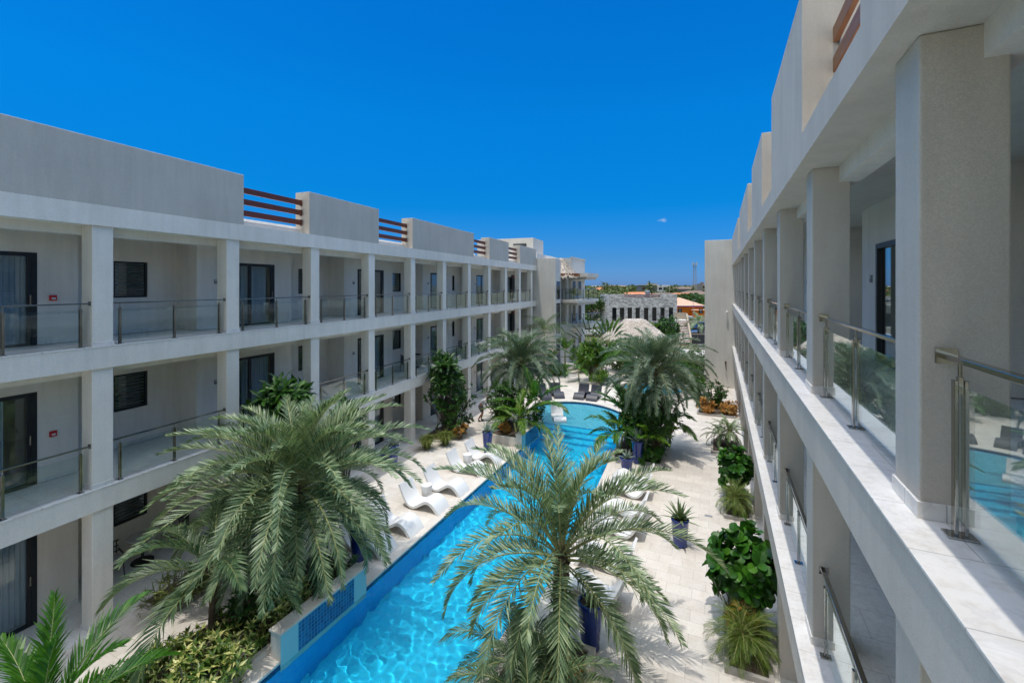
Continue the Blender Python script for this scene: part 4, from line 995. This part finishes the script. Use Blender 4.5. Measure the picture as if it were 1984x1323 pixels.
# ------------------------------------------------------------------ balcony building at the far left
lb = empty('balcony_building', (-13.6, 44.2, 0)); tag(lb, 'small building beyond the stair tower with wide balconies and jutting flat roof', 'apartment building')
def PR(name, pts, z0, z1, mat, parent=lb, o=(-13.6,44.2), bev=0):
    return MB().prism([(x-o[0], y-o[1]) for x, y in pts], z0, z1).build(name, M['stucco_end' if mat == 'stucco' else mat], parent, fixn=True, bevel=bev)
PR('wall', [(-13.87,44.29),(-13.70,48.8),(-21,48.8),(-21,44.29)], 0, 9.0, 'stucco')
PR('wall', [(-15.6,42.6),(-14.9,44.25),(-21,44.25),(-21,42.6)], 0, 9.0, 'stucco')
PR('upper_block', [(-14.23,43.02),(-13.52,43.35),(-13.70,48.8),(-16.5,48.8),(-16.5,43.02)], 9.02, 10.55, 'stucco')
PR('block_cap', [(-13.6,43.2),(-13.45,43.3),(-13.6,48.9),(-14.0,48.9)], 10.55, 10.68, 'stucco')
PR('roof', [(-12.71,43.17),(-11.65,42.57),(-11.54,46.48),(-12.5,49),(-16,49),(-15.5,44)], 8.62, 9.0, 'stucco')
PR('roof_fascia', [(-12.9,43.6),(-11.95,43.1),(-11.8,46.4),(-12.7,48.6),(-15.5,48.6),(-15.2,44.2)], 8.40, 8.62, 'stucco')
PR('balcony_slab', [(-14.19,41.93),(-12.08,40.71),(-11.54,46.48),(-13.6,48.5),(-15.2,44)], 6.12, 6.4, 'stucco')
PR('balcony_slab', [(-13.9,42.3),(-12.3,41.3),(-11.8,46.2),(-13.7,48.0),(-15.0,44)], 5.86, 6.12, 'stucco')
PR('balcony_slab', [(-14.6,43.2),(-13.47,43.37),(-12.0,44.06),(-11.5,47.5),(-13.7,48.3),(-15.0,44)], 3.45, 3.9, 'stucco')
PR('low_wall', [(-14.9,40.9),(-13.55,43.3),(-14.9,44.2),(-15.6,42.6)], 0, 3.9, 'stucco')
PR('pillar', [(-14.05,42.9),(-13.85,42.8),(-13.75,43.0),(-13.95,43.1)], 3.9, 8.6, 'white_wall')
def rail_run(pts, z, nb):
    r_ = empty('balcony_railing', (0,0,0), 0, lb); pts = [(x+13.6, y-44.2) for x, y in pts]
    for (a, b) in zip(pts, pts[1:]):
        MB().tube([(*a,z+1.0),(*b,z+1.0)], .03, 6).build('handrail', M['steel'], r_)
        g_m = MB(); g_m.quad((*a,z+.08),(*b,z+.08),(*b,z+.92),(*a,z+.92)); g_m.build('glass_pane', M['glass'], r_)
        for i in range(nb+1):
            x = a[0]+(b[0]-a[0])*i/nb; y = a[1]+(b[1]-a[1])*i/nb; MB().tube([(x,y,z),(x,y,z+1.0)], .03, 6).build('post', M['frame'], r_)
rail_run([(-14.1,42.0),(-12.15,40.85),(-11.62,46.4)], 6.4, 4)
rail_run([(-13.5,43.45),(-12.1,44.12),(-11.6,47.4)], 3.9, 4)
def lwin(px0, y0, y1, z0, z1):
    w_ = MB().box(-13.6-.30+.012+px0, -13.6-.05+px0, y0, y1, z0, z1)
for y0, y1 in ((44.75,45.6),(46.6,47.5)):
    for z0, z1 in ((6.7,8.2),(4.0,5.7),(.1,2.4)):
        xx = -13.87+.17*(y0-44.29)/4.5
        w_ = MB().box(xx+13.6-.03, xx+13.6+.045, y0-44.2, y1-44.2, z0, z1).build('window', M['dark_window'], lb)
        MB().box(xx+13.6+.045, xx+13.6+.06, (y0+y1)/2-44.2-.03, (y0+y1)/2-44.2+.03, z0, z1).build('window_frame', M['frame'], w_)
for x0, z0, z1 in ((-15.45,6.5,8.3),(-15.45,4.0,5.6)):
    w_ = PR('window', [(-15.50,42.75),(-15.12,43.65),(-15.20,43.70),(-15.58,42.8)], z0, z1, 'dark_window')
pg = MB()
for i in range(9):
    f_ = i/8; a = Vector((-14.3+f_*1.6, 41.5+f_*1.6, 0)); pg.prism([(a.x-.05+13.6,a.y-44.2-.6),(a.x+.05+13.6,a.y-44.2-.6),(a.x+.05+13.6,a.y-44.2+1.3),(a.x-.05+13.6,a.y-44.2+1.3)], 8.82, 8.97)
pg.prism([(-14.4+13.6,41.05-44.2),(-14.3+13.6,40.95-44.2),(-12.6+13.6,42.6-44.2),(-12.7+13.6,42.7-44.2)], 8.7, 8.82)
pg.build('pergola', M['wood_side'], lb, fixn=True)
def thatch_cone(name, r0, r1, z0, z1, parent, loc, sides=44, seed=3, sx=1, sy=1, square=0):
    g = random.Random(seed); mb = MB(); rings = 16
    for i in range(rings+1):
        t = i/rings; rr = r0+(r1-r0)*t; z = z0+(z1-z0)*(t**.92)
        for k in range(sides):
            a = 2*PI*k/sides; f_ = 1
            if square: f_ = min(1/max(abs(math.cos(a)),abs(math.sin(a))), 1.22)
            j = g.uniform(-.05,.05); mb.v.append(((rr+j)*f_*math.cos(a)*sx, (rr+j)*f_*math.sin(a)*sy, z+g.uniform(-.04,.04)))
    for i in range(rings):
        for k in range(sides):
            k2 = (k+1)%sides; mb.f.append((i*sides+k,i*sides+k2,(i+1)*sides+k2,(i+1)*sides+k))
    mb.f.append(tuple(rings*sides+k for k in range(sides)))
    for i in range(900):                          # loose straw over the surface and a ragged fringe
        a = g.uniform(0,2*PI); t = g.uniform(-.02,.98) if i > 300 else g.uniform(-.03,.03)
        f_ = min(1/max(abs(math.cos(a)),abs(math.sin(a))), 1.22) if square else 1
        rr = r0+(r1-r0)*t; z = z0+(z1-z0)*(max(t,0)**.92); p = Vector((rr*f_*math.cos(a)*sx, rr*f_*math.sin(a)*sy, z+.05))
        d = Vector((math.cos(a)*sx, math.sin(a)*sy, -.75+g.uniform(-.4,.2))).normalized()
        leaflet(mb, p, d, Vector((0,0,1)), g.uniform(.25,.55), .07, .05)
    return mb.build(name, M['thatch'], parent, loc)
thatch_cone('thatch_roof', 1.7, .1, 8.7, 10.55, lb, (-1.0,-1.2,0), 30, 5)
for k, (x, y, z) in enumerate(((-12.9,42.2,6.4),(-13.3,42.6,6.4))):
    soft_palm('potted_palm', x, y, z, z+.5, .8, 12, ['small potted palm on the upper far balcony','second small potted palm on the upper far balcony, nearer the wall'][k], M['grassy'], 150+k, None, 16, .25, .03, (80,10), (40,80), 1, 0, 'potted plant')
# ------------------------------------------------------------------ stone building, hut, stairs, gate
sb = empty('stone_building', (-15.27, 67.91, 0), R(25)); tag(sb, 'grey ledger stone building with eight tall narrow dark windows behind the hut', 'building')
wx = [.83,2.0,3.2,4.4,5.7,6.95,8.2,9.5]; m = MB(); e = 0
m.box(0,10.44,0,.25,0,2.32); m.box(0,10.44,0,.25,4.38,5.88)
for c in wx: m.box(e, c-.34, 0, .25, 2.32, 4.38); e = c+.34
m.box(e,10.44,0,.25,2.32,4.38); m.box(0,.25,.25,7,0,6.3); m.box(10.19,10.44,.25,7,0,6.3); m.box(.25,10.19,6.75,7,0,6.3)
m.box(0,2.35,0,.25,5.88,6.42); m.box(7.9,10.44,0,.25,5.88,6.5)
m.build('wall', M['ledger'], sb)
MB().box(.25,10.19,.25,6.75,5.5,5.7).build('roof', M['grey_wall'], sb)
for c in wx:
    w_ = MB().box(c-.34,c+.34,.16,.20,2.32,4.38).build('window', M['dark_window'], sb)
    f_ = MB()
    for a, b in ((c-.34,c-.30),(c+.30,c+.34)): f_.box(a,b,.10,.16,2.32,4.38)
    f_.box(c-.30,c+.30,.10,.16,3.25,3.30); f_.build('window_frame', M['frame'], w_)
MB().box(2.4,7.85,.1,.16,6.0,6.12).box(2.4,7.85,.1,.16,6.22,6.34).build('roof_rail', M['wood'], sb)
MB().lathe([(.38,5.7),(.38,6.2),(.30,6.3),(.30,6.55),(.42,6.62),(.42,6.95),(.2,7.02),(0,7.02)], 16, 6.25, 1.2).build('roof_vent', M['galv'], sb)
hut = empty('thatched_hut', (-9.0, 53.6, 0), R(25)); tag(hut, 'thatched hip roof hut in front of the stone building', 'hut')
thatch_cone('thatch_roof', 3.55, 1.05, 1.55, 3.78, hut, (0,0,0), 56, 7, 1.0, .8, 1)
for x, y in ((-2.7,-2),(2.7,-2),(2.7,2),(-2.7,2)): MB().tube([(x,y,0),(x,y,1.9)], .09, 8).build('post', M['bark'], hut)
stt = empty('outdoor_stairs', (-3.95, 62.1, 0), R(8)); tag(stt, 'cream outdoor staircase climbing beside the stone building', 'stairs')
tm = MB(); N_ = 15
for i in range(N_): MB().box(-.72,.55,i*.42,i*.42+.46,(i+1)*.185-.07,(i+1)*.185).build('tread', M['white_wall'], stt); MB().box(-.72,.55,i*.42+.03,i*.42+.06,i*.185,(i+1)*.185-.07).build('riser', M['wood_side'], stt)
m = MB(); 
m.v += [(.55,-.1,0),(.75,-.1,0),(.75,6.4,0),(.55,6.4,0),(.55,-.1,.9),(.75,-.1,.9),(.75,6.4,3.75),(.55,6.4,3.75)]
for q in ((0,3,2,1),(4,5,6,7),(0,1,5,4),(1,2,6,5),(2,3,7,6),(3,0,4,7)): m.f.append(q)
m.build('side_wall', M['tan_wall'], stt); MB().box(-.95,.75,6.4,8,2.6,2.77).build('landing', M['white_wall'], stt); MB().box(-.95,.75,8,8.15,2.77,3.75).build('landing_parapet', M['tan_wall'], stt)
gt_ = empty('dark_gate', (-3.42,63.5,0), R(25)); tag(gt_, 'dark grey double gate beside the outdoor stairs', 'gate')
MB().box(0,.9,0,.06,.05,1.25).build('gate_leaf', M['gate'], gt_); MB().box(.94,1.9,0,.06,.05,1.25).build('gate_leaf', M['gate'], gt_)
MB().box(-.02,1.92,-.01,.07,1.25,1.33).build('top_rail', M['tan_wall'], gt_); MB().box(.70,1.14,-.03,-.0,.70,.76).box(.89,.95,-.03,.0,.5,.95).build('latch', M['steel'], gt_)
# ------------------------------------------------------------------ parked cars
def car(x, y, rz, paint, label, L_=4.6, W_=1.85, H_=1.75, kind='suv', z=.008):
    root = empty('parked_car', (x,y,z), R(rz)); tag(root, label, 'car', 'cars parked beyond the stairs')
    def sect(pts, w):
        mb = MB(); n_ = len(pts)
        mb.v += [(px_, -w/2, pz) for px_, pz in pts] + [(px_, w/2, pz) for px_, pz in pts]
        mb.f.append(tuple(range(n_))); mb.f.append(tuple(reversed(range(n_,2*n_))))
        for i in range(n_): j = (i+1)%n_; mb.f.append((i,n_+i,n_+j,j))
        return mb
    h = H_; l = L_/2
    body = [(-l,.35),(l,.35),(l,.72),(l*.92,.95),(l*.45,1.02),(-l*.95,1.02),(-l,.85)]
    sect(body, W_).build('body', M[paint], root, fixn=True, bevel=.07)
    if kind == 'pickup': cab = [(l*.45,1.0),(l*.22,h-.04),(-l*.05,h),(-l*.12,1.0)]
    else: cab = [(l*.48,1.0),(l*.18,h-.04),(-l*.75,h),(-l*.93,1.0)]
    sect(cab, W_*.86).build('cabin', M['dark_window'], root, fixn=True, bevel=.05)
    top = [(a, b) for a, b in cab[1:3]]
    MB().box(top[1][0]-.02, top[0][0]+.02, -W_*.42, W_*.42, h-.05, h+.015).build('roof', M[paint], root, bevel=.03)
    for sx in (-.62,.62):
        for sy in (-1,1):
            wb = MB(); wb.tube([(sx*l, sy*(W_/2-.20), .34),(sx*l, sy*(W_/2+.01), .34)], .34, 18); wo__ = wb.build('wheel', M['rubber'], root)
            rb_ = MB(); rb_.tube([(sx*l, sy*(W_/2+.01), .34),(sx*l, sy*(W_/2+.02), .34)], .21, 14); rb_.build('rim', M['galv'], wo__)
    for sy in (-1,1): MB().box(l-.06,l+.01,sy*.62-.16,sy*.62+.16,.66,.80).build('headlight', M['white_plastic'], root); MB().box(-l-.01,-l+.05,sy*.7-.1,sy*.7+.1,.75,.95).build('taillight', M['red'], root)
    return root
car(-2.55, 79.2, 205, 'car_dark', 'dark blue car parked in the back of the lot beside the end block')
car(-1.75, 72.4, 205, 'car_grey', 'grey pickup parked nearer, half hidden by the end block', 5.2, 1.9, 1.75, 'pickup')
car(-7.6, 106.5, 30, 'car_white', 'white car parked before the orange house', 4.4, 1.8, 1.6)
car(-18.6, 66.5, 20, 'car_white', 'white car parked left of the stone building', 4.6, 1.8, 1.6)
# ------------------------------------------------------------------ distant houses
def house(x, y, rz, L_, W_, wall, roof, hw, hr, label, wmat, rmat, trim=None, wins=3, over=.5, group=None, name='tiled_house'):
    root = empty(name, (x,y,0), R(rz)); tag(root, label, 'house', group)
    MB().box(-L_/2,L_/2,-W_/2,W_/2,0,hw).build('wall', M[wmat], root)
    a, b = L_/2+over, W_/2+over; r_ = max(.4, L_/2-W_/2); mb = MB()
    mb.v += [(-a,-b,hw),(a,-b,hw),(a,b,hw),(-a,b,hw),(-r_,0,hw+hr),(r_,0,hw+hr)]
    mb.f += [(0,1,5,4),(1,2,5),(2,3,4,5),(3,0,4),(3,2,1,0)]; mb.build('roof', M[rmat], root)
    if trim: MB().box(-a,a,-b-.03,-b+.03,hw-.22,hw-.002).build('fascia', M[trim], root)
    for i in range(wins):
        c = -L_/2+L_*(i+.5)/wins; w_ = MB().box(c-.5,c+.5,-W_/2-.03,-W_/2+.02,.9,2.0).build('window', M['dark_window'], root); MB().box(c-.04,c+.04,-W_/2-.05,-W_/2-.03,.9,2.0).build('window_bar', M['white_wall'], w_)
    return root
house(-10.6, 121.5, 25, 11.5, 8.5, 0, 0, 2.75, 1.9, 'bright orange house with pale tiled roof and blue trim', 'orange_wall', 'roof_tile_pale', 'blue_trim')
MB_ = house(-4.9, 120.6, 25, 4.2, 4, 0, 0, 1.7, .5, 'low orange annex right of the bright orange house', 'orange_wall', 'roof_tile_pale', None, 1, .2)
def at(px, t): k = (px-992)/860; c_, s_ = math.cos(R(25)), math.sin(R(25)); return ((k*c_-s_)*t, (k*s_+c_)*t)
for px, t, L_, W_, hw, hr, wm_, rm_, lb_ in (
    (1320,165,17,11,3.0,2.0,'white_wall','roof_tile','orange tiled roof house nearest above the stone building\'s right corner'),
    (1353,150,13,9,2.6,1.6,'white_wall','roof_tile','orange tiled roof house beside the right end block'),
    (1345,200,16,10,3.4,2.0,'white_wall','roof_brown','brown hip roofed house at the foot of the lattice tower'),
    (1272,215,26,12,2.8,1.4,'tan_wall','roof_brown','long low brown roof behind the stone building'),
    (1236,210,18,10,3.0,1.7,'white_wall','roof_tile','orange tiled roof behind the left half of the stone building'),
    (1210,240,12,10,2.6,1.2,'white_wall','roof_tile','small orange roof farther left beyond the scrub'),
    (1141,180,20,9,2.6,.5,'white_wall','white_wall','long white flat roofed house just right of the balcony building'),
    (1166,420,16,10,3.8,2.2,'white_wall','roof_tile','tiny pale roof on the horizon left of the stone building'),
    (1330,330,30,12,5.2,1.4,'grey_wall','roof_brown','grey house on the horizon left of the lattice tower'),
    (1172,95,5,5,2.2,1.2,'tan_wall','roof_brown','small brown hut roof at the left corner of the stone building')):
    x, y = at(px, t); house(x, y, 22+(px%7)*3, L_, W_, 0, 0, hw, hr, lb_, wm_, rm_, None, 3)
x, y = at(1265, 300); mh = empty('modern_house', (x,y,0), R(25)); tag(mh, 'modern two volume white and grey house on the horizon', 'house')
MB().box(-9.5,1,-5,5,0,7.9).build('grey_wing', M['grey_wall'], mh); MB().box(1,9.5,-6,5,0,7.4).build('white_wing', M['white_wall'], mh); MB().box(-3,1,-5.5,4,7.4,9.0).build('upper_room', M['tan_wall'], mh)
MB().box(-10,2,-6,5,7.9,8.2).build('roof', M['white_wall'], mh)
for a, b, z0, z1 in ((2,4.2,5.0,6.4),(5,8.5,4.6,6.6),(-8.5,-5,4.8,6.6),(-4.5,-2,4.8,6.6)):
    MB().box(a,b,-6.08 if a > 0 else -5.08,-5.98 if a > 0 else -4.98,z0,z1).build('window', M['dark_window'], mh)
x, y = at(1360, 260); ap = empty('apartment_block', (x,y,0), R(25)); tag(ap, 'grey and tan apartment block on the horizon at the right end block', 'apartment building')
MB().box(-4,4,-4,4,0,8.3).build('wall', M['tan_wall'], ap); MB().box(-4.2,-1.5,-4.3,-3.5,0,8.8).build('stair_panel', M['grey_wall'], ap); MB().box(-1,.2,-2,0,8.3,9.6).build('roof_room', M['roof_brown'], ap)
for i in range(3):
    for j in range(3): MB().box(-1.2+i*1.7,-.1+i*1.7,-4.06,-3.98,1.2+j*2.4,2.8+j*2.4).build('window', M['dark_window'], ap)
# lattice tower
x, y = at(1346, 300); tw = empty('lattice_tower', (x,y,0)); tag(tw, 'tall thin lattice radio mast on the horizon', 'radio mast')
m = MB(); W0, W1, HT = .95, .8, 23.0; cs = [(-1,-1),(1,-1),(1,1),(-1,1)]
for a, b in cs: m.tube([(a*W0,b*W0,0),(a*W1,b*W1,HT)], .14, 6)
for i in range(16):
    z0, z1 = HT*i/16, HT*(i+1)/16; w0, w1 = W0+(W1-W0)*i/16, W0+(W1-W0)*(i+1)/16
    for k in range(4):
        (a,b),(c,d) = cs[k], cs[(k+1)%4]; m.tube([(a*w0,b*w0,z0),(c*w1,d*w1,z1)], .07, 4); m.tube([(c*w0,d*w0,z0),(a*w1,b*w1,z1)], .07, 4)
m.build('mast', M['galv'], tw)
for k in range(4): a, b = cs[k]; MB().box(a*1.2-.2,a*1.2+.2,b*1.2-.2,b*1.2+.2,HT-1.6,HT+.4).build('antenna', M['white_wall'], tw)
MB().box(-1.25,1.25,-1.25,1.25,HT-2.2,HT-1.95).build('platform', M['galv'], tw)
# distant palms
k = 0
for px, t, zc, L_ in ((1170,250,7.6,3.4),(1177,255,6.9,3.0),(1186,260,6.2,2.8),(1225,230,6.6,2.6),(1259,150,6.9,2.6),(1294,240,5.6,2.6),(1301,235,5.9,2.6),(1308,250,6.6,2.6),(1240,330,6.2,3.0),(1196,300,5.8,2.6),(1343,240,5.2,2.4)):
    x, y = at(px, t); lbs = ['tallest palm on the horizon just right of the balcony building','second palm on the horizon right of the balcony building','third and shortest palm right of the balcony building','dark palm on the horizon above the stone building\'s left part','big bushy palm directly above the roof vent','left palm of three right of the modern house','middle palm of three right of the modern house','right palm of three right of the modern house','palm at the left end of the modern house','tiny palm left of the dark horizon palm','palm at the foot of the lattice mast']
    soft_palm('distant_palm', x, y, 0, zc, L_, 26, lbs[k], M['scrub'], 200+k, 'palms on the horizon', 14, L_*.3, .16, (85,-50), (30,80), 1, 0, 'palm', 10, .2, 'bark', .16); k += 1
# scrub belts that read as one mass
def belt(name, px0, px1, t0, t1, h, n, ls, mat, seed):
    g = random.Random(seed); mb = MB()
    for i in range(n):
        px = g.uniform(px0,px1); t = g.uniform(t0,t1); x, y = at(px, t)
        hh = h*(.55+.55*noise.noise((x*.06,y*.06,seed))+.15*noise.noise((x*.4,y*.4,seed)))
        z = max(.1, hh*g.uniform(.45,1.0)); leaf(mb, Vector((x,y,z)), V3(g.uniform(0,6.28),g.uniform(-.4,.9)), Vector((g.uniform(-1,1),g.uniform(-1,1),g.uniform(.3,1))), ls*g.uniform(.6,1.3), ls*.8, .15, .15, PF_PTS)
    o = mb.build(name, M[mat]); o['kind'] = 'stuff'; tag(o, None, None); return o
belt('scrub_thicket', 1128, 1216, 112, 170, 7.0, 9000, .9, 'scrub', 1)
belt('scrub_thicket', 1300, 1366, 126, 150, 5.2, 5000, .8, 'tree', 2)
belt('scrub_thicket', 1120, 1372, 190, 420, 4.8, 16000, 1.6, 'scrub', 3)
belt('scrub_thicket', 1110, 1385, 420, 1100, 7.2, 14000, 4.0, 'scrub', 4)
belt('scrub_thicket', 1135, 1182, 84, 112, 3.4, 2500, .6, 'tree', 6)
k = 0
for px, t in ((1146,620),(1158,560),(1193,700),(1209,640),(1218,760),(1284,600),(1316,560),(1336,640)):
    x, y = at(px, t); house(x, y, 10+k*9, 18+k%3*5, 12, 0, 0, 5.4+k%3*.6, 1.6, ['pale house','white house','low tan house','cream house','small white house','grey roofed house','brown roofed house','far tan house'][k]+' on the horizon '+['at the balcony building\'s edge','right of the balcony building','above the scrub thicket','left of the dark horizon palm','right of the dark horizon palm','right of the modern house','left of the lattice mast','beside the lattice mast'][k], ['white_wall','white_wall','tan_wall','white_wall','white_wall','grey_wall','tan_wall','tan_wall'][k], ['roof_tile','grey_wall','roof_brown','roof_tile_pale','grey_wall','grey_wall','roof_brown','roof_brown'][k], None, 4, .5, None, 'far_house'); k += 1
# street lamps behind the stone building
for k, (px, t) in enumerate(((1171,80),(1343,95))):
    x, y = at(px, t); o = empty('street_lamp', (x,y,0)); tag(o, ['street lamp left of the stone building','street lamp before the orange annex'][k], 'street lamp')
    MB().tube([(0,0,0),(0,0,4.6)], [.06,.04], 8).build('pole', M['galv'], o); MB().box(-.1,.55,-.12,.12,4.6,4.7).build('lamp_head', M['galv'], o)

# ------------------------------------------------------------------ balcony furniture
def LP(u, v): c_, s_ = math.cos(LROT), math.sin(LROT); return (u*c_-v*s_, u*s_+v*c_)
def chair(x, y, z, rz, label, group='black metal chairs on the left wing', cushion=True, mat='black'):
    root = empty('metal_chair', (x,y,z), R(rz)); tag(root, label, 'chair', group)
    MB().box(-.25,.25,-.25,.25,.40,.43).build('seat', M[mat], root, bevel=.006)
    if cushion: MB().box(-.24,.24,-.23,.23,.432,.50).build('cushion', M['cushion'], root, bevel=.02)
    bk = MB()
    for i in range(7): bk.box(-.23+i*.07,-.205+i*.07,.235,.25,.46,.84)
    bk.box(-.25,.25,.23,.255,.84,.87); bk.box(-.25,.25,.23,.255,.56,.585); bk.box(-.25,.25,.23,.255,.70,.72); bk.build('backrest', M[mat], root)
    for sx in (-1,1):
        for sy in (-1,1): MB().tube([(sx*.23,sy*.23,.40),(sx*.25,sy*.26,0)], .014, 6).build('leg', M[mat], root)
        MB().box(sx*.24-.015,sx*.24+.015,-.24,.24,.62,.645).build('armrest', M[mat], root)
    return root
def bistro(x, y, z, label, top='cushion'):
    root = empty('bistro_table', (x,y,z)); tag(root, label, 'table', 'round tables on the left wing')
    MB().lathe([(0,.70),(.34,.70),(.35,.715),(.34,.73),(0,.73)], 28).build('tabletop', M[top], root); MB().tube([(0,0,.02),(0,0,.70)], .035, 10).build('stem', M['black'], root)
    MB().lathe([(0,.0),(.27,.0),(.26,.025),(0,.03)], 24).build('base', M['black'], root)
x, y = LP(-14.15, 8.05); bistro(x, y, .012, 'round pale table in the ground floor alcove by the nearest left pillars')
x, y = LP(-14.1, 7.25); chair(x, y, .012, 80, 'black chair left of the pale ground floor table')
x, y = LP(-14.2, 8.95); chair(x, y, .012, -60, 'black chair right of the pale ground floor table, behind fronds')
x, y = LP(-13.6, 20.2); chair(x, y, 3.212, 150, 'black balcony chair on the second floor before the narrow window')
x, y = LP(-13.8, 21.3); bistro(x, y, 3.212, 'round table on the second floor balcony beside the chair by the window', 'black')
x, y = LP(-13.3, 22.9); chair(x, y, 3.212, 200, 'black balcony chair on the second floor behind the facade tree')
x, y = LP(-13.7, 27.0); chair(x, y, 3.212, 190, 'black balcony chair with white cushion and a blue towel on the second floor')
tw_ = MB(); tw_.box(-.2,.22,-.27,.1,.0,.03); tw_.box(-.2,.22,-.30,-.27,-.28,.03); x2, y2 = LP(-13.68, 26.95); o = tw_.build('blue_towel', M['blue_cloth'], None, (x2,y2,3.715), bevel=.01); o.rotation_euler = (0,0,R(190)); tag(o, 'bright blue towel hung over a second floor balcony chair', 'towel')
x, y = LP(-13.2, 16.15); chair(x, y, .012, 115, 'black slatted chair beside the short blue pot on the ground floor', cushion=False)
x, y = LP(-13.4, 23.9); bistro(x, y, .012, 'dark ground floor table behind the facade trees', 'black')
x, y = LP(-13.3, 30.0); chair(x, y, 6.412, 170, 'black top floor balcony chair toward the far end')
x, y = LP(-13.3, 31.0); bistro(x, y, 6.412, 'round table on the top floor balcony toward the far end', 'cushion')
x, y = LP(-13.95, 17.5); o = empty('white_pot_plant', (x,y,.012)); tag(o, 'white pot with a green plant in the shaded passage behind the tall blue pot', 'potted plant')
MB().lathe([(0,0),(.16,0),(.2,.5),(.18,.52),(0,.5)], 18).build('pot_body', M['white_plastic'], o, smooth=True); g_ = random.Random(4); lf = MB(); shrub_leaves(lf, None, g_, (0,0,.95), (.25,.25,.42), 22, 6, .2, .08, PF_PTS); lf.build('foliage', M['shrub'], o)
# wire ring wall art in the ground floor passage
x, y = LP(-13.83, 17.55); o = empty('wire_ring_art', (x,y,2.1), LROT); tag(o, 'pale wire ring wall art in the ground floor passage', 'wall art')
for k_, (dy, dz, r_) in enumerate(((0,.25,.17),(.14,.0,.2),(-.05,-.22,.15))):
    m = MB(); m.tube([(.0,dy+r_*1.3*math.cos(2*PI*i/20),dz+r_*.7*math.sin(2*PI*i/20)) for i in range(21)], .012, 5, False); m.build('ring', M['cushion'], o)

# ------------------------------------------------------------------ the gardener
def skin(name, verts, edges, rad, mat, parent, sub=2, root_i=0):
    me = bpy.data.meshes.new(name); me.from_pydata(verts, edges, []); me.update()
    o = bpy.data.objects.new(name, me); col.objects.link(o); o.parent = parent; me.materials.append(mat)
    m = o.modifiers.new('skin','SKIN'); m.use_smooth_shade = True
    for i, v in enumerate(me.skin_vertices[0].data): v.radius = (rad[i], rad[i]) if not isinstance(rad[i], tuple) else rad[i]; v.use_root = (i == root_i)
    s_ = o.modifiers.new('sub','SUBSURF'); s_.levels = sub; s_.render_levels = sub
    return o
pe = empty('person', (-12.42, 22.35, .004), R(10)); tag(pe, 'person in pale shirt and dark shorts bending into the plants at the far left planter', 'person')
vs, es, rd = [], [], []
def jn(p, r, par=None):
    vs.append(p); rd.append(r); i = len(vs)-1
    if par is not None: es.append((par, i))
    return i
pel = jn((0,0,.90), (.125,.15)); wst = jn((.10,0,1.06), (.11,.135), pel); chs = jn((.27,0,1.22), (.12,.155), wst); nk0 = jn((.40,0,1.33), .06, chs); nk = jn((.47,0,1.37), .05, nk0); hd = jn((.55,0,1.40), .085, nk); ht = jn((.63,0,1.40), .075, hd)
for s_ in (-1,1):
    hp = jn((.0,s_*.09,.86), .095, pel); kn = jn(((.10 if s_ > 0 else .16),s_*.11,.47), .062, hp); cf_ = jn(((.05 if s_ > 0 else .02),s_*.11,.30), .055, kn); an = jn(((.0 if s_ > 0 else -.10),s_*.11,.08), .036, cf_); ft = jn(((.09 if s_ > 0 else -.0),s_*.12,.03), .032, an); to = jn(((.17 if s_ > 0 else .08),s_*.13,.02), .022, ft)
    sh = jn((.34,s_*.18,1.24), .06, chs); eb_ = jn((.40,s_*.21,.97), .042, sh); wr_ = jn((.56,s_*.17,.80), .028, eb_); pm_ = jn((.62,s_*.16,.76), (.03,.018), wr_)
    for q, (dx, dy, dz, L_) in enumerate(((.06,.028,-.05,.075),(.07,.010,-.055,.085),(.07,-.008,-.055,.08),(.06,-.026,-.05,.065))):
        m1 = jn((.62+dx*.6,s_*.16+dy,.76+dz*.5), .009, pm_); jn((.62+dx+.012,s_*.16+dy,.76+dz-.03), .007, m1)
    t1 = jn((.60,s_*.16-s_*.035,.775), .010, wr_); jn((.63,s_*.16-s_*.05,.745), .008, t1)
body = skin('body', vs, es, rd, M['skin'], pe, 2)
skin('shirt', [(.02,0,.93),(.10,0,1.06),(.27,0,1.22),(.37,0,1.31),(.345,.18,1.235),(.39,.215,1.05),(.345,-.18,1.235),(.39,-.215,1.05)], [(0,1),(1,2),(2,3),(2,4),(4,5),(2,6),(6,7)], [(.145,.17),(.135,.16),(.145,.18),.075,.082,.068,.082,.068], M['shirt'], pe, 2)
skin('shorts', [(.03,0,.97),(0,0,.88),(.02,.10,.80),(.08,.11,.56),(.02,-.10,.80),(.13,-.11,.56)], [(0,1),(1,2),(2,3),(1,4),(4,5)], [(.145,.165),(.15,.17),.118,.092,.118,.092], M['shorts'], pe, 2, 1)
hb = MB(); hb.lathe([(0,.095),(.05,.085),(.085,.05),(.098,0),(.09,-.03)], 18); ho = hb.build('hair', M['hair'], pe, (.60,0,1.43), smooth=True); ho.rotation_euler = (0, R(35), 0)
for s_ in (-1,1): MB().lathe([(0,.0),(.06,.0),(.065,.04),(.05,.07),(0,.075)], 12).build('shoe', M['black'], pe, ((.06 if s_ > 0 else -.03), s_*.12, 0))
#--END--
